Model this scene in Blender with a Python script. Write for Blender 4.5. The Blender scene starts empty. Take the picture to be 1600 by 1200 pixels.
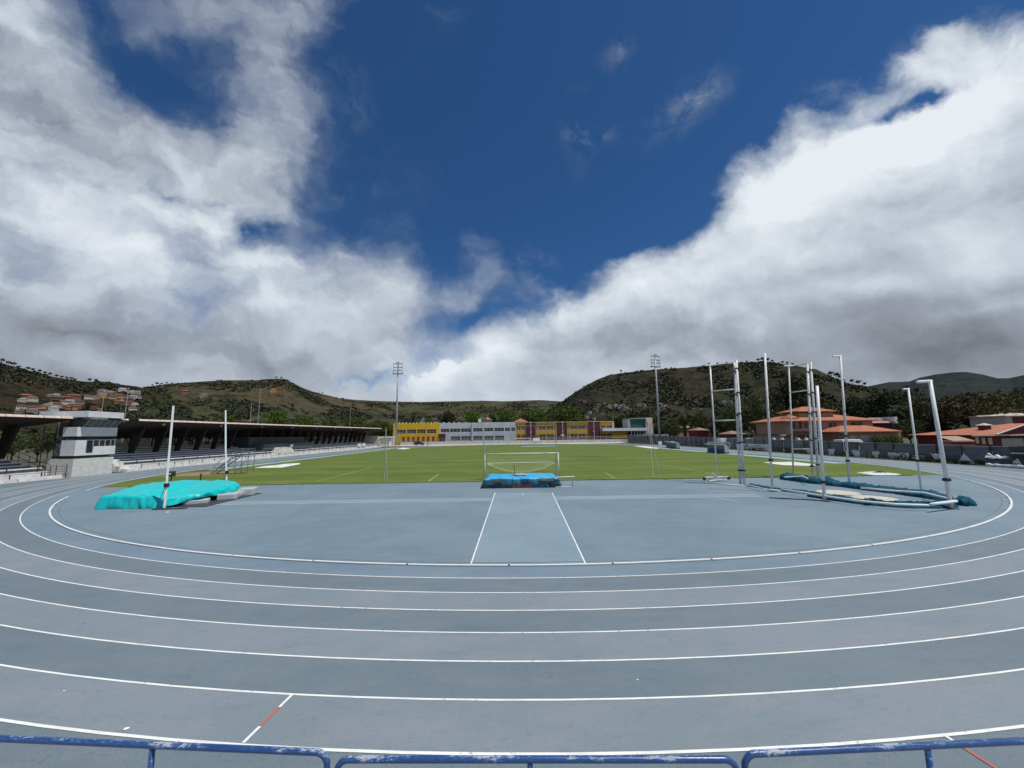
import bpy, math, random
from mathutils import Vector, Matrix, noise
D=bpy.data; S=bpy.context.scene; COL=S.collection
R=math.radians
# ---------------- camera ----------------
FP=600.; PIT=.1317; ROL=-.0128; YAW=.0167; CH=4.87      # focal in px of a 1600 px wide frame, pitch, roll, yaw, eye height
def ray(x,y):
    a=(x-800)/FP; b=-(y-600)/FP
    c,s=math.cos(ROL),math.sin(ROL); a,b=a*c-b*s,a*s+b*c
    up=b*math.cos(PIT)+math.sin(PIT); fw=math.cos(PIT)-b*math.sin(PIT)
    return Vector((a*math.cos(YAW)+fw*math.sin(YAW), fw*math.cos(YAW)-a*math.sin(YAW), up))
EYE=Vector((0,0,CH))
def gp(x,y,z=0):                      # sight line to ground height z
    r=ray(x,y); return EYE+r*((z-CH)/r.z)
def ay(x,y,Y):
    r=ray(x,y); return EYE+r*(Y/r.y)
def ax(x,y,X):
    r=ray(x,y); return EYE+r*(X/r.x)
cd=D.cameras.new('camera'); cam=D.objects.new('camera',cd); COL.objects.link(cam); S.camera=cam
cd.sensor_fit='HORIZONTAL'; cd.sensor_width=36; cd.lens=36*FP/1600; cd.clip_start=.05; cd.clip_end=12000
f0=ray(800,600).normalized(); r0=(ray(1400,600)-ray(800,600)).normalized(); u0=(ray(800,0)-ray(800,600)).normalized()
cam.matrix_world=Matrix(((r0.x,u0.x,-f0.x,0),(r0.y,u0.y,-f0.y,0),(r0.z,u0.z,-f0.z,CH),(0,0,0,1)))
S.view_settings.view_transform='Standard'; S.view_settings.look='None'; S.view_settings.exposure=0; S.view_settings.gamma=1
# ---------------- sun ----------------
SUN=Vector((.37,-.17,.91)).normalized()
sl=D.lights.new('sun','SUN'); sl.energy=4.1; sl.angle=R(.53); sl.color=(1,.96,.9)
so=D.objects.new('sun',sl); COL.objects.link(so); so.rotation_euler=SUN.to_track_quat('Z','Y').to_euler()
# ---------------- sky with clouds ----------------
W=D.worlds.new('World'); S.world=W; W.use_nodes=True
nt=W.node_tree; N=nt.nodes; L=nt.links; N.clear()
class G:                              # small node-graph helper
    def __init__(s,nt): s.nt=nt; s.N=nt.nodes; s.L=nt.links
    def n(s,t,**k):
        o=s.N.new(t)
        for a,b in k.items(): setattr(o,a,b)
        return o
    def put(s,sock,v):
        if v is None: return
        if hasattr(v,'is_linked') or isinstance(v,bpy.types.NodeSocket): s.L.new(v,sock)
        else: sock.default_value=v
    def m(s,op,a,b=None,c=None,clamp=False):
        o=s.n('ShaderNodeMath',operation=op,use_clamp=clamp)
        for i,v in enumerate((a,b,c)): s.put(o.inputs[i],v)
        return o.outputs[0]
    def v(s,op,a,b=None,c=None):
        o=s.n('ShaderNodeVectorMath',operation=op)
        for i,v in enumerate((a,b,c)):
            if v is not None: s.put(o.inputs[i],v)
        return o
    def ss(s,x,a,b,t0=0.,t1=1.,typ='SMOOTHSTEP'):
        o=s.n('ShaderNodeMapRange',interpolation_type=typ)
        s.put(o.inputs[0],x); s.put(o.inputs[1],a); s.put(o.inputs[2],b); s.put(o.inputs[3],t0); s.put(o.inputs[4],t1)
        return o.outputs[0]
    def mix(s,f,a,b,typ='MIX'):
        o=s.n('ShaderNodeMix',data_type='RGBA',blend_type=typ)
        s.put(o.inputs[0],f); s.put(o.inputs[6],a); s.put(o.inputs[7],b); return o.outputs[2]
    def noise(s,vec,scale,detail=4,rough=.5,lac=2.,dim='3D',dist=0.):
        o=s.n('ShaderNodeTexNoise',noise_dimensions=dim)
        s.put(o.inputs['Vector'],vec)
        o.inputs['Scale'].default_value=scale; o.inputs['Detail'].default_value=detail
        o.inputs['Roughness'].default_value=rough; o.inputs['Lacunarity'].default_value=lac; o.inputs['Distortion'].default_value=dist
        return o.outputs['Fac']
g=G(nt)
geo=g.n('ShaderNodeTexCoord'); sep=g.n('ShaderNodeSeparateXYZ'); L.new(geo.outputs['Generated'],sep.inputs[0])
dx,dy,dz=sep.outputs
den=g.m('ADD',g.m('ABSOLUTE',dy),.6)
qx=g.m('DIVIDE',dx,den); qz=g.m('DIVIDE',dz,den)
comb=g.n('ShaderNodeCombineXYZ'); L.new(qx,comb.inputs[0]); L.new(qz,comb.inputs[1]); q=comb.outputs[0]
def qpx(x,y):
    r=ray(x,y).normalized(); d=abs(r.y)+.6; return (r.x/d, r.z/d)
def blob(acc,px,py,rx,ry,ang,w,src=None):
    c=qpx(px,py); h=4.
    a=qpx(px+h,py); b=qpx(px,py+h)
    kx=math.hypot(a[0]-c[0],a[1]-c[1])/h; ky=math.hypot(b[0]-c[0],b[1]-c[1])/h; k=(kx+ky)/2
    mp=g.n('ShaderNodeMapping',vector_type='TEXTURE'); L.new(src or q2,mp.inputs[0])
    mp.inputs[1].default_value=(c[0],c[1],0); mp.inputs[2].default_value=(0,0,R(ang)); mp.inputs[3].default_value=(rx*k,ry*k,1)
    gr=g.n('ShaderNodeTexGradient',gradient_type='QUADRATIC_SPHERE'); L.new(mp.outputs[0],gr.inputs[0])
    return g.m('MULTIPLY_ADD',gr.outputs['Fac'],w,acc)
# domain warp
wz=g.n('ShaderNodeTexNoise',noise_dimensions='2D'); L.new(q,wz.inputs['Vector']); wz.inputs['Scale'].default_value=5.5; wz.inputs['Detail'].default_value=8; wz.inputs['Roughness'].default_value=.6
wk=g.v('SCALE',g.v('SUBTRACT',wz.outputs['Color'],(.5,.5,.5)).outputs[0]); L.new(g.ss(qx,-.22,.05,1.9,1.),wk.inputs['Scale'])
wv=g.v('MULTIPLY',wk.outputs[0],(.085,.07,0)).outputs[0]
q2=g.v('ADD',q,wv).outputs[0]
s2=g.n('ShaderNodeSeparateXYZ'); L.new(q2,s2.inputs[0]); q2x,q2y,_=s2.outputs
# cloud bank outline as a curve of the azimuth coordinate
BND=[(-60,230),(0,235),(90,262),(180,300),(270,318),(340,330),(400,338),(450,330),(520,322),(570,338),(610,362),(650,395),(672,435),(690,446),(730,458),(765,462),(800,455),(830,447),(900,440),(960,428),(1010,420),(1060,402),(1095,372),(1115,335),(1150,305),(1200,262),(1280,203),(1360,160),(1450,122),(1540,80),(1610,40),(1700,-10)]
fc=g.n('ShaderNodeFloatCurve'); L.new(g.ss(q2x,-1.2,1.2,0,1,'LINEAR'),fc.inputs['Value'])
cv=fc.mapping.curves[0]; cv.points[0].location=(0,qpx(-60,230)[1]); cv.points[1].location=(1,qpx(1700,-10)[1])
for (x,y) in BND[1:-1]:
    c=qpx(x,y); cv.points.new((c[0]+1.2)/2.4,c[1])
fc.mapping.update()
bank=g.m('SUBTRACT',fc.outputs[0],q2y)                # >0 inside the bank
nq=g.v('MULTIPLY',q2,(1,1.35,1)).outputs[0]
n1=g.noise(nq,6.,10,.53,dim='2D')                       # big billows
n1s=g.noise(g.v('ADD',nq,(.016,.034,0)).outputs[0],6.,5,.52,dim='2D')   # the same, a step towards the sun
n1b=g.noise(nq,6.,5,.52,dim='2D')
n2=g.noise(g.v('MULTIPLY',q,(1,1.2,1)).outputs[0],3.1,8,.6,dim='2D')
# coverage
cov=g.m('MULTIPLY',bank,8.5)
cov=g.ss(cov,-1.0,2.6,-1.0,2.6,'LINEAR')
CB=[ # px,py,rx,ry,angle,weight: fair-weather veil on the left and the gaps in it
 (10,60,330,380,0,2.0),(190,215,430,210,-32,1.9),(330,10,390,200,0,1.75),(430,120,210,230,10,1.5),(340,255,260,130,-20,1.5),(500,0,150,110,0,1.1),(0,220,380,190,0,1.5),(450,210,150,130,-30,.9),(420,285,110,70,0,.8),(520,160,110,90,0,.5),
 (150,15,120,110,-50,-.70),(230,115,190,90,-35,-.95),(310,70,110,70,-20,-.8),(440,285,130,50,-15,-.7),(235,262,140,38,-20,-.8),(414,366,50,70,15,-.95),(255,300,95,34,-10,-1.2),(80,190,120,45,-30,-.9),(590,280,120,60,0,-.5),(335,300,80,34,10,-1.0),
 (740,500,120,50,10,-1.2),(690,560,110,40,0,-.9),(585,602,230,44,4,-2.2),(1440,160,120,34,12,-.55),(1370,182,90,30,0,-.45),
 (1480,85,120,50,20,.9),(1465,60,70,40,0,.7),(700,480,80,40,0,.1)]
for b in CB: cov=blob(cov,*b)
wisp=g.ss(qx,-.18,.1,1.,0.)                                # the left side is more ragged
amp=g.ss(wisp,0,1,1.5,2.5,'LINEAR')
cov=g.m('ADD',cov,.18)
dens=g.m('ADD',cov,g.m('MULTIPLY',g.m('SUBTRACT',n1,.5),amp))
dens=g.m('ADD',dens,g.m('MULTIPLY',g.m('SUBTRACT',n2,.5),g.ss(wisp,0,1,.5,1.3,'LINEAR')))
hi=g.ss(wisp,0,1,.42,1.9,'LINEAR')
alpha=g.ss(dens,g.ss(wisp,0,1,-.15,-.45,'LINEAR'),hi)
alpha=g.m('MULTIPLY',alpha,blob(1.,260,60,560,300,0,-.34))
wsp=0.
for b in ((1062,172,110,52,32,1.3),(1100,140,60,34,30,.7),(897,208,44,95,0,1.2),(968,80,60,44,0,.7),(815,412,80,34,0,.8),(930,215,70,40,20,.4),(520,150,90,70,0,.7),(1460,70,90,50,20,.8),(590,290,120,50,0,.3)): wsp=blob(wsp,*b)
wn=g.noise(g.v('MULTIPLY',q2,(1,1.,1)).outputs[0],13.,8,.66,dim='2D')
alpha=g.m('MAXIMUM',alpha,g.m('MULTIPLY',g.m('MINIMUM',wsp,1.),g.ss(wn,.38,.82,0,.62)))
# front cumulus low in the middle and its own crisp edge
fr=blob(-.33,800,600,215,115,0,1.25)
fr=blob(fr,700,610,120,60,0,.7); fr=blob(fr,980,560,300,130,0,.8)
fr=g.m('ADD',fr,g.m('MULTIPLY',g.m('SUBTRACT',n1,.5),1.3))
falpha=g.ss(fr,-.04,.16)
alpha=g.m('MAXIMUM',alpha,falpha)
# cloud brightness
br=.63
BB=[(150,350,300,130,-15,.42),(390,385,230,100,-30,.50),(250,440,300,100,0,.20),(640,440,90,90,0,.05),(450,490,220,90,0,.12),
 (120,520,430,90,3,-.36),(30,600,300,120,0,-.30),(420,565,330,70,0,-.17),(600,480,180,90,0,.02),(200,130,420,260,0,-.08),(60,60,200,200,0,.16),(330,150,160,120,0,.04),
 (1340,240,380,200,38,.56),(1180,330,190,140,40,.34),(1530,170,260,150,30,.38),(1000,450,300,70,8,.30),(860,490,160,70,0,.26),(1560,360,220,120,0,.22),
 (1500,545,420,150,8,-.40),(1300,490,330,90,-8,-.14),(1200,540,330,80,0,-.14),(1600,440,260,60,8,-.16),(950,550,260,70,0,-.14),(1560,475,300,26,6,.12),(1180,600,420,60,0,-.10),
 (700,580,150,60,20,.34),(780,545,90,60,0,.22),(830,600,260,50,0,-.05)]
acc=br
for b in BB: acc=blob(acc,*b)
relief=g.m('MULTIPLY',g.m('SUBTRACT',n1b,n1s),g.ss(qz,.05,.5,.28,.70,'LINEAR'))
n3a=g.noise(nq,17.,6,.62,dim='2D'); n3b=g.noise(g.v('ADD',nq,(.006,.013,0)).outputs[0],17.,6,.62,dim='2D')
acc=g.m('ADD',acc,relief); acc=g.m('ADD',acc,g.m('MULTIPLY',g.m('SUBTRACT',n3a,n3b),g.ss(bank,.0,.32,.26,.06)))
acc=g.m('ADD',acc,g.m('MULTIPLY',g.m('SUBTRACT',n1,.5),.25))
acc=g.m('ADD',acc,g.m('MULTIPLY',falpha,.05))
ramp=g.n('ShaderNodeValToRGB'); L.new(acc,ramp.inputs[0])
cr=ramp.color_ramp; cr.elements[0].position=0; cr.elements[0].color=(.10,.115,.14,1); cr.elements[1].position=1; cr.elements[1].color=(.80,.85,.90,1)
for p,c in ((.25,(.19,.21,.245,1)),(.5,(.35,.39,.455,1)),(.75,(.58,.64,.71,1))):
    e=cr.elements.new(p); e.color=c
sky=g.n('ShaderNodeTexSky',sky_type='NISHITA'); sky.sun_disc=False; sky.sun_elevation=math.asin(SUN.z); sky.sun_rotation=math.atan2(SUN.x,SUN.y); sky.altitude=500; sky.air_density=.9; sky.dust_density=.25; sky.ozone_density=2.6
blue=g.mix(1.,sky.outputs[0],(.43,.85,1.22,1),'MULTIPLY')
SKYK=.062
blue=g.v('SCALE',blue); blue.inputs['Scale'].default_value=SKYK; blue=blue.outputs[0]
col=g.mix(alpha,blue,ramp.outputs[0])
bg=g.n('ShaderNodeBackground'); L.new(col,bg.inputs[0]); bg.inputs[1].default_value=1.
ow=g.n('ShaderNodeOutputWorld'); L.new(bg.outputs[0],ow.inputs[0])
W.cycles.sampling_method='MANUAL'; W.cycles.sample_map_resolution=512
# ---------------- helpers: meshes, names, materials ----------------
WM={}                                  # world matrix of each parent
class MB:
    def __init__(s): s.v=[]; s.f=[]; s.m=[]; s.k=0
    def add(s,vs,fs):
        o=len(s.v); s.v+= [Vector(a) for a in vs]; s.f+=[tuple(i+o for i in f) for f in fs]; s.m+=[s.k]*len(fs); return s
    def box(s,x0,x1,y0,y1,z0,z1,M=None):
        vs=[Vector((x,y,z)) for z in (z0,z1) for y in (y0,y1) for x in (x0,x1)]
        if M: vs=[M@a for a in vs]
        return s.add(vs,[(0,2,3,1),(4,5,7,6),(0,1,5,4),(2,6,7,3),(0,4,6,2),(1,3,7,5)])
    def quad(s,*p): return s.add(p,[tuple(range(len(p)))])
    def tube(s,pts,r,n=8,cap=True):
        pts=[Vector(p) for p in pts]; k=len(pts); rs=r if isinstance(r,(list,tuple)) else [r]*k
        vs=[]; fs=[]; prev=None
        for i,p in enumerate(pts):
            t=(pts[min(i+1,k-1)]-pts[max(i-1,0)]).normalized()
            a=prev if prev else (Vector((0,0,1)) if abs(t.z)<.9 else Vector((1,0,0)))
            a=(a-t*a.dot(t)).normalized(); prev=a; b=t.cross(a)
            for j in range(n):
                w=2*math.pi*j/n; vs.append(p+(a*math.cos(w)+b*math.sin(w))*rs[i])
        for i in range(k-1):
            for j in range(n):
                j2=(j+1)%n; fs.append((i*n+j,i*n+j2,(i+1)*n+j2,(i+1)*n+j))
        if cap: fs.append(tuple(reversed(range(n)))); fs.append(tuple(range((k-1)*n,k*n)))
        return s.add(vs,fs)
    def prism(s,poly,z0,z1,M=None):    # outline in xy, pulled up from z0 to z1
        n=len(poly); vs=[Vector((p[0],p[1],z0)) for p in poly]+[Vector((p[0],p[1],z1)) for p in poly]
        if M: vs=[M@a for a in vs]
        return s.add(vs,[tuple(reversed(range(n))),tuple(range(n,2*n))]+[(i,(i+1)%n,n+(i+1)%n,n+i) for i in range(n)])
    def ball(s,c,rx,ry,rz,n=8,m=6):
        vs=[];fs=[]
        for i in range(m+1):
            a=math.pi*i/m
            for j in range(n):
                b=2*math.pi*j/n; vs.append((c[0]+rx*math.sin(a)*math.cos(b),c[1]+ry*math.sin(a)*math.sin(b),c[2]+rz*math.cos(a)))
        for i in range(m):
            for j in range(n): fs.append((i*n+j,(i+1)*n+j,(i+1)*n+(j+1)%n,i*n+(j+1)%n))
        return s.add(vs,fs)
    def build(s,name,mat,parent=None,smooth=False,**tags):
        me=D.meshes.new(name); vs=s.v
        if parent is not None:
            inv=WM[parent.name].inverted(); vs=[inv@a for a in vs]
        me.from_pydata([tuple(a) for a in vs],[],s.f)
        for mm in (mat if isinstance(mat,(list,tuple)) else [mat]): me.materials.append(mm)
        if isinstance(mat,(list,tuple)): me.polygons.foreach_set('material_index',s.m)
        if smooth: me.polygons.foreach_set('use_smooth',[True]*len(me.polygons))
        me.update(); o=D.objects.new(name,me); COL.objects.link(o)
        if parent is not None: o.parent=parent; WM[o.name]=WM[parent.name]
        else: WM[o.name]=Matrix.Identity(4)
        tag(o,**tags); return o
def tag(o,label=None,cat=None,group=None,kind=None):
    if label: o['label']=label
    if cat: o['category']=cat
    if group: o['group']=group
    if kind: o['kind']=kind
    return o
def thing(name,label,cat,loc=(0,0,0),rz=0,group=None):
    o=D.objects.new(name,None); COL.objects.link(o); o.location=loc; o.rotation_euler=(0,0,rz); o.empty_display_size=.2
    WM[o.name]=Matrix.Translation(Vector(loc))@Matrix.Rotation(rz,4,'Z')
    return tag(o,label,cat,group)
def copy_tree(o,loc=None,rz=None,sc=None,label=None,group=None,parent=None):
    c=o.copy(); COL.objects.link(c)
    if parent: c.parent=parent
    for ch in list(o.children): copy_tree(ch,parent=c)
    if loc is not None: c.location=loc
    if rz is not None: c.rotation_euler=(0,0,rz)
    if sc is not None: c.scale=sc if hasattr(sc,'__len__') else (sc,)*3
    if label: c['label']=label
    if group: c['group']=group
    return c
def mat(name,c1,c2=None,scale=1.,rough=.8,bump=0.,bscale=None,detail=5,c3=None,s3=None,metal=0.,lo=.35,hi=.65,spec=.5,stretch=None,m3=(.55,.7),rnd=0.):
    m=D.materials.new(name); m.use_nodes=True; h=G(m.node_tree); h.N.clear()
    out=h.n('ShaderNodeOutputMaterial'); p=h.n('ShaderNodeBsdfPrincipled'); h.L.new(p.outputs[0],out.inputs[0])
    p.inputs['Roughness'].default_value=rough; p.inputs['Metallic'].default_value=metal; p.inputs['Specular IOR Level'].default_value=spec
    tc=h.n('ShaderNodeTexCoord').outputs['Object']
    if stretch: tc=h.v('MULTIPLY',tc,stretch).outputs[0]
    c=(*c1,1)
    if c2: c=h.mix(h.ss(h.noise(tc,scale,detail,.6),lo,hi),(*c1,1),(*c2,1))
    if c3: c=h.mix(h.ss(h.noise(tc,s3 or scale*4,detail,.6),m3[0],m3[1]),c,(*c3,1))
    if rnd:
        oi=h.n('ShaderNodeObjectInfo').outputs['Random']
        hs=h.n('ShaderNodeHueSaturation'); h.put(hs.inputs['Color'],c); h.L.new(h.m('MULTIPLY_ADD',oi,rnd*2,1-rnd),hs.inputs['Value']); h.L.new(h.m('MULTIPLY_ADD',oi,.04,.48),hs.inputs['Hue']); c=hs.outputs[0]
    h.put(p.inputs['Base Color'],c)
    if bump:
        b=h.n('ShaderNodeBump'); b.inputs['Strength'].default_value=bump; b.inputs['Distance'].default_value=.02
        h.L.new(h.noise(tc,bscale or scale*6,4,.6),b.inputs['Height']); h.L.new(b.outputs[0],p.inputs['Normal'])
    return m
def track_mat(name,c,cd,warm):
    """cast rubber: fine grain, scuffs drawn out along x, wide faded patches"""
    m=D.materials.new(name); m.use_nodes=True; h=G(m.node_tree); h.N.clear()
    out=h.n('ShaderNodeOutputMaterial'); p=h.n('ShaderNodeBsdfPrincipled'); h.L.new(p.outputs[0],out.inputs[0]); p.inputs['Roughness'].default_value=.72; p.inputs['Specular IOR Level'].default_value=.55
    tc=h.n('ShaderNodeTexCoord').outputs['Object']
    a=h.noise(tc,.16,5,.62); b=h.noise(h.v('MULTIPLY',tc,(.5,1.7,1)).outputs[0],1.1,7,.68); f=h.noise(tc,46.,3,.7); f2=h.noise(tc,9.,4,.7)
    col=h.mix(h.ss(a,.38,.60),(*c,1),(*cd,1))
    col=h.mix(h.ss(b,.46,.70,0,.65),col,(*warm,1))
    col=h.mix(h.ss(b,.46,.30,0,.45),col,(c[0]*.62,c[1]*.76,c[2]*.80,1))
    e=h.noise(h.v('MULTIPLY',tc,(1,2.6,1)).outputs[0],4.2,6,.72); col=h.mix(h.ss(e,.54,.70,0,.75),col,(c[0]*.62,c[1]*.74,c[2]*.84,1)); col=h.mix(h.ss(e,.38,.28,0,.35),col,(c[0]*1.25,c[1]*1.2,c[2]*1.15,1))
    col=h.mix(h.ss(f2,.58,.78,0,.35),col,(c[0]*.6,c[1]*.7,c[2]*.8,1))
    hs=h.n('ShaderNodeHueSaturation'); h.put(hs.inputs['Color'],col); h.L.new(h.m('ADD',h.ss(f,.25,.75,.74,1.26,'LINEAR'),h.ss(f2,.2,.8,-.05,.05,'LINEAR')),hs.inputs['Value'])
    # small dark marks, here and there
    vo=h.n('ShaderNodeTexVoronoi',feature='F1'); h.put(vo.inputs['Vector'],h.v('ADD',tc,h.v('SCALE',h.v('MULTIPLY',tc,(0,0,0)).outputs[0]).outputs[0]).outputs[0]); vo.inputs['Scale'].default_value=1.3
    spot=h.m('MULTIPLY',h.ss(vo.outputs['Distance'],.075,.03),h.ss(h.noise(tc,.6,3),.47,.55))
    col=h.mix(h.m('MULTIPLY',spot,.55),hs.outputs[0],(c[0]*.35,c[1]*.4,c[2]*.5,1))
    h.put(p.inputs['Base Color'],col)
    bm=h.n('ShaderNodeBump'); bm.inputs['Strength'].default_value=.35; bm.inputs['Distance'].default_value=.006
    h.L.new(h.noise(tc,120.,2,.7),bm.inputs['Height']); h.L.new(bm.outputs[0],p.inputs['Normal'])
    return m
M={}
M['lane_a']=track_mat('lane_grey_blue',(.138,.184,.209),(.122,.165,.190),(.172,.196,.212))
M['lane_b']=track_mat('lane_pale_grey',(.196,.234,.262),(.170,.216,.238),(.228,.236,.262))
M['lane_c']=track_mat('lane_inner_blue',(.160,.225,.272),(.135,.195,.245),(.19,.23,.26))
M['dzone']=track_mat('infield_blue',(.160,.226,.268),(.130,.192,.236),(.195,.232,.25))
M['runway']=track_mat('runway_pale_blue',(.205,.285,.335),(.175,.25,.30),(.225,.27,.29))
M['strip']=track_mat('strip_faded_blue',(.31,.41,.50),(.26,.36,.46),(.30,.34,.38))
M['line']=mat('line_white',(.80,.81,.76),(.64,.66,.63),2.2,.6,lo=.4,hi=.75,c3=(.40,.45,.47),s3=7.,m3=(.60,.68))
M['line_faint']=mat('line_faded',(.52,.60,.66),(.38,.46,.52),1.5,.7)
M['line_grass']=mat('line_chalk',(.36,.42,.20),(.22,.30,.09),.8,.8)
M['redmark']=mat('line_red',(.48,.12,.07),(.38,.14,.10),9,.6)
M['white']=mat('white_paint',(.74,.76,.75),(.62,.64,.62),3,.45,lo=.4,hi=.8)
M['whiteworn']=mat('white_paint_worn',(.72,.73,.71),(.50,.50,.47),1.2,.5,c3=(.20,.17,.14),s3=5.5,m3=(.60,.66),stretch=(1,1,.5))
M['concrete']=mat('concrete',(.38,.37,.35),(.28,.275,.265),1.2,.85,bump=.3)
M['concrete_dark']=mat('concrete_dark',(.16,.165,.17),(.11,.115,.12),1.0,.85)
M['concrete_pale']=mat('concrete_pale',(.55,.53,.48),(.43,.41,.36),.7,.85,c3=(.30,.24,.18),s3=2.5,m3=(.6,.75))
M['whitewash']=mat('whitewash',(.80,.80,.77),(.62,.61,.58),.9,.8,c3=(.33,.30,.27),s3=2.3,m3=(.58,.68))
M['steel']=mat('galvanised_steel',(.40,.42,.43),(.31,.33,.34),2,.45,metal=.35)
M['darksteel']=mat('dark_steel',(.045,.05,.06),(.03,.033,.04),3,.5)
M['black']=mat('black_rubber',(.02,.02,.022),None,1,.6)
M['glass']=mat('window_glass',(.02,.026,.034),(.035,.045,.055),.6,.08,spec=.8)
M['timber']=mat('dark_timber',(.045,.022,.014),(.03,.016,.011),2,.8)
M['rooftile']=mat('stand_roof_pink',(.62,.50,.44),(.52,.41,.36),1.6,.8)
def grass_mat():
    m=D.materials.new('mown_grass'); m.use_nodes=True; h=G(m.node_tree); h.N.clear()
    out=h.n('ShaderNodeOutputMaterial'); p=h.n('ShaderNodeBsdfPrincipled'); h.L.new(p.outputs[0],out.inputs[0]); p.inputs['Roughness'].default_value=.9; p.inputs['Specular IOR Level'].default_value=.2
    tc=h.n('ShaderNodeTexCoord').outputs['Object']
    a=h.noise(tc,.09,6,.62); b=h.noise(h.v('MULTIPLY',tc,(.25,1.4,1)).outputs[0],.55,7,.7); f=h.noise(tc,6.,5,.75)
    sx=h.n('ShaderNodeSeparateXYZ'); h.L.new(tc,sx.inputs[0])
    st=h.m('SINE',h.m('MULTIPLY_ADD',sx.outputs[1],math.pi/5.5,h.m('MULTIPLY',a,2.5)))
    col=h.mix(h.ss(a,.35,.65),(.080,.128,.020,1),(.104,.150,.024,1))
    col=h.mix(h.ss(b,.47,.66,0,.85),col,(.165,.165,.050,1))
    col=h.mix(h.ss(b,.45,.3,0,.5),col,(.042,.078,.013,1))
    hs=h.n('ShaderNodeHueSaturation'); h.put(hs.inputs['Color'],col); h.L.new(h.m('MULTIPLY',h.ss(st,-1,1,.92,1.08,'LINEAR'),h.ss(f,.2,.8,.74,1.26,'LINEAR')),hs.inputs['Value'])
    h.put(p.inputs['Base Color'],hs.outputs[0])
    bm=h.n('ShaderNodeBump'); bm.inputs['Strength'].default_value=.6; bm.inputs['Distance'].default_value=.03
    h.L.new(h.noise(tc,14.,4,.8),bm.inputs['Height']); h.L.new(bm.outputs[0],p.inputs['Normal'])
    return m
M['grass']=grass_mat()
# ---------------- ground, track, field ----------------
CX,Y1,Y2,RK,LW=2.24,66.1,145.,51.0,1.22
def stadium(Rr,n=144):
    P=[]
    for i in range(n+1):
        a=-math.pi+math.pi*i/n; P.append((CX+Rr*math.cos(a),Y1+Rr*math.sin(a)))
    for i in range(n+1):
        a=math.pi*i/n; P.append((CX+Rr*math.cos(a),Y2+Rr*math.sin(a)))
    return P
def ring(mb,Ra,Rb,z,n=144,i0=None,i1=None):
    A=stadium(Ra,n); B=stadium(Rb,n); k=len(A); rng=range(k) if i0 is None else range(i0,i1)
    for i in rng:
        j=(i+1)%k; mb.quad((*A[i%k],z),(*B[i%k],z),(*B[j],z),(*A[j],z))
    return mb
g_=MB(); g_.quad((-6000,-300,-.06),(6000,-300,-.06),(6000,7000,-.06),(-6000,7000,-.06))
M['scrub']=mat('dry_scrub_ground',(.075,.07,.035),(.045,.052,.024),.05,.95,c3=(.12,.095,.06),s3=.3)
g_.build('ground',M['scrub'],kind='structure')
tk=MB(); mats=['lane_c','lane_a','lane_b','lane_a','lane_b','lane_a','lane_b']
for k in range(7):
    tk.k=k; ring(tk,RK+LW*k,RK+LW*(k+1),0.)
tk.build('running_track',[M[x] for x in mats],kind='structure')
ap=MB(); ring(ap,RK+LW*7,RK+LW*7+1.0,-.004)
for i in range(144):                                              # the apron widens into the bend in front of the camera
    A=stadium(RK+LW*7+1.0); a,b=A[i],A[i+1]; ap.quad((a[0],a[1],-.004),(a[0],-9,-.004),(b[0],-9,-.004),(b[0],b[1],-.004))
ap.build('track_apron',M['lane_a'],kind='structure')
pv=MB(); pv.box(-75,100,196,214,-.05,-.010); pv.build('pavement',M['concrete_pale'],kind='structure')
# infield: synthetic D and the grass beyond it
YG=41.6
inner=[p for p in stadium(RK)]
dz=MB(); arc=[(CX+RK*math.cos(a),Y1+RK*math.sin(a)) for a in [math.pi+math.asin((Y1-YG)/RK)+ (math.pi-2*math.asin((Y1-YG)/RK))*i/120 for i in range(121)]]
dz.add([(x,y,0.002) for x,y in arc],[tuple(range(len(arc)))]); dz.build('infield_surface',M['dzone'],kind='structure')
gr=MB(); loop=[(x,y) for x,y in inner if y>YG]
# ordered: right side of the near bend, far bend, back down the left side
gr.add([(arc[-1][0],arc[-1][1],0.0)]+[(x,y,0.) for x,y in inner if y>YG and x>CX and y<=Y1+.01][0:]+[(x,y,0.) for x,y in inner[145:]]+[(x,y,0.) for x,y in inner[:145] if y>YG and x<CX]+[(arc[0][0],arc[0][1],0.)],[])
n=len(gr.v); gr.f=[tuple(range(n))]; gr.m=[0]; gr.build('grass_field',M['grass'],kind='structure')
tf=MB(); rt=random.Random(5)
for _ in range(7000):
    x=rt.uniform(-39.5,43.5); y=YG+rt.gauss(0,.10)-.03+.10*noise.noise(Vector((x*.6,0,3))); s=rt.uniform(.03,.09); a=rt.uniform(0,6.28); w=Vector((math.cos(a),math.sin(a),0))*s*.5; c=Vector((x,y,0)); t_=Vector((rt.gauss(0,.3),rt.gauss(0,.3),1))*s
    tf.add([c-w,c+w,c+t_],[(0,1,2)])
tf.build('grass_fringe',M['grass'],kind='stuff',label='ragged fringe of turf along the edge of the blue surface',cat='grass')
# jump runways beside the straights
rw=MB()
rw.box(-47.0,-45.0,62,158,-.02,.006); rw.box(49.2,51.6,58,150,-.02,.006); rw.build('jump_runways',M['strip'],kind='structure')
dk=MB(); tc_=MB(); tc_.add([(*gp(x,y).xy,.006) for x,y in [(246,745.5),(300,743.5),(350,741),(398,738.2),(360,736.8),(318,737.5),(283,740.5)]],[(0,1,2,3,4,5,6)])
M['terra']=mat('terracotta_paving',(.30,.17,.12),(.22,.14,.10),.8,.85); tc_.build('terracotta_path',M['terra'],kind='structure')
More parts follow.
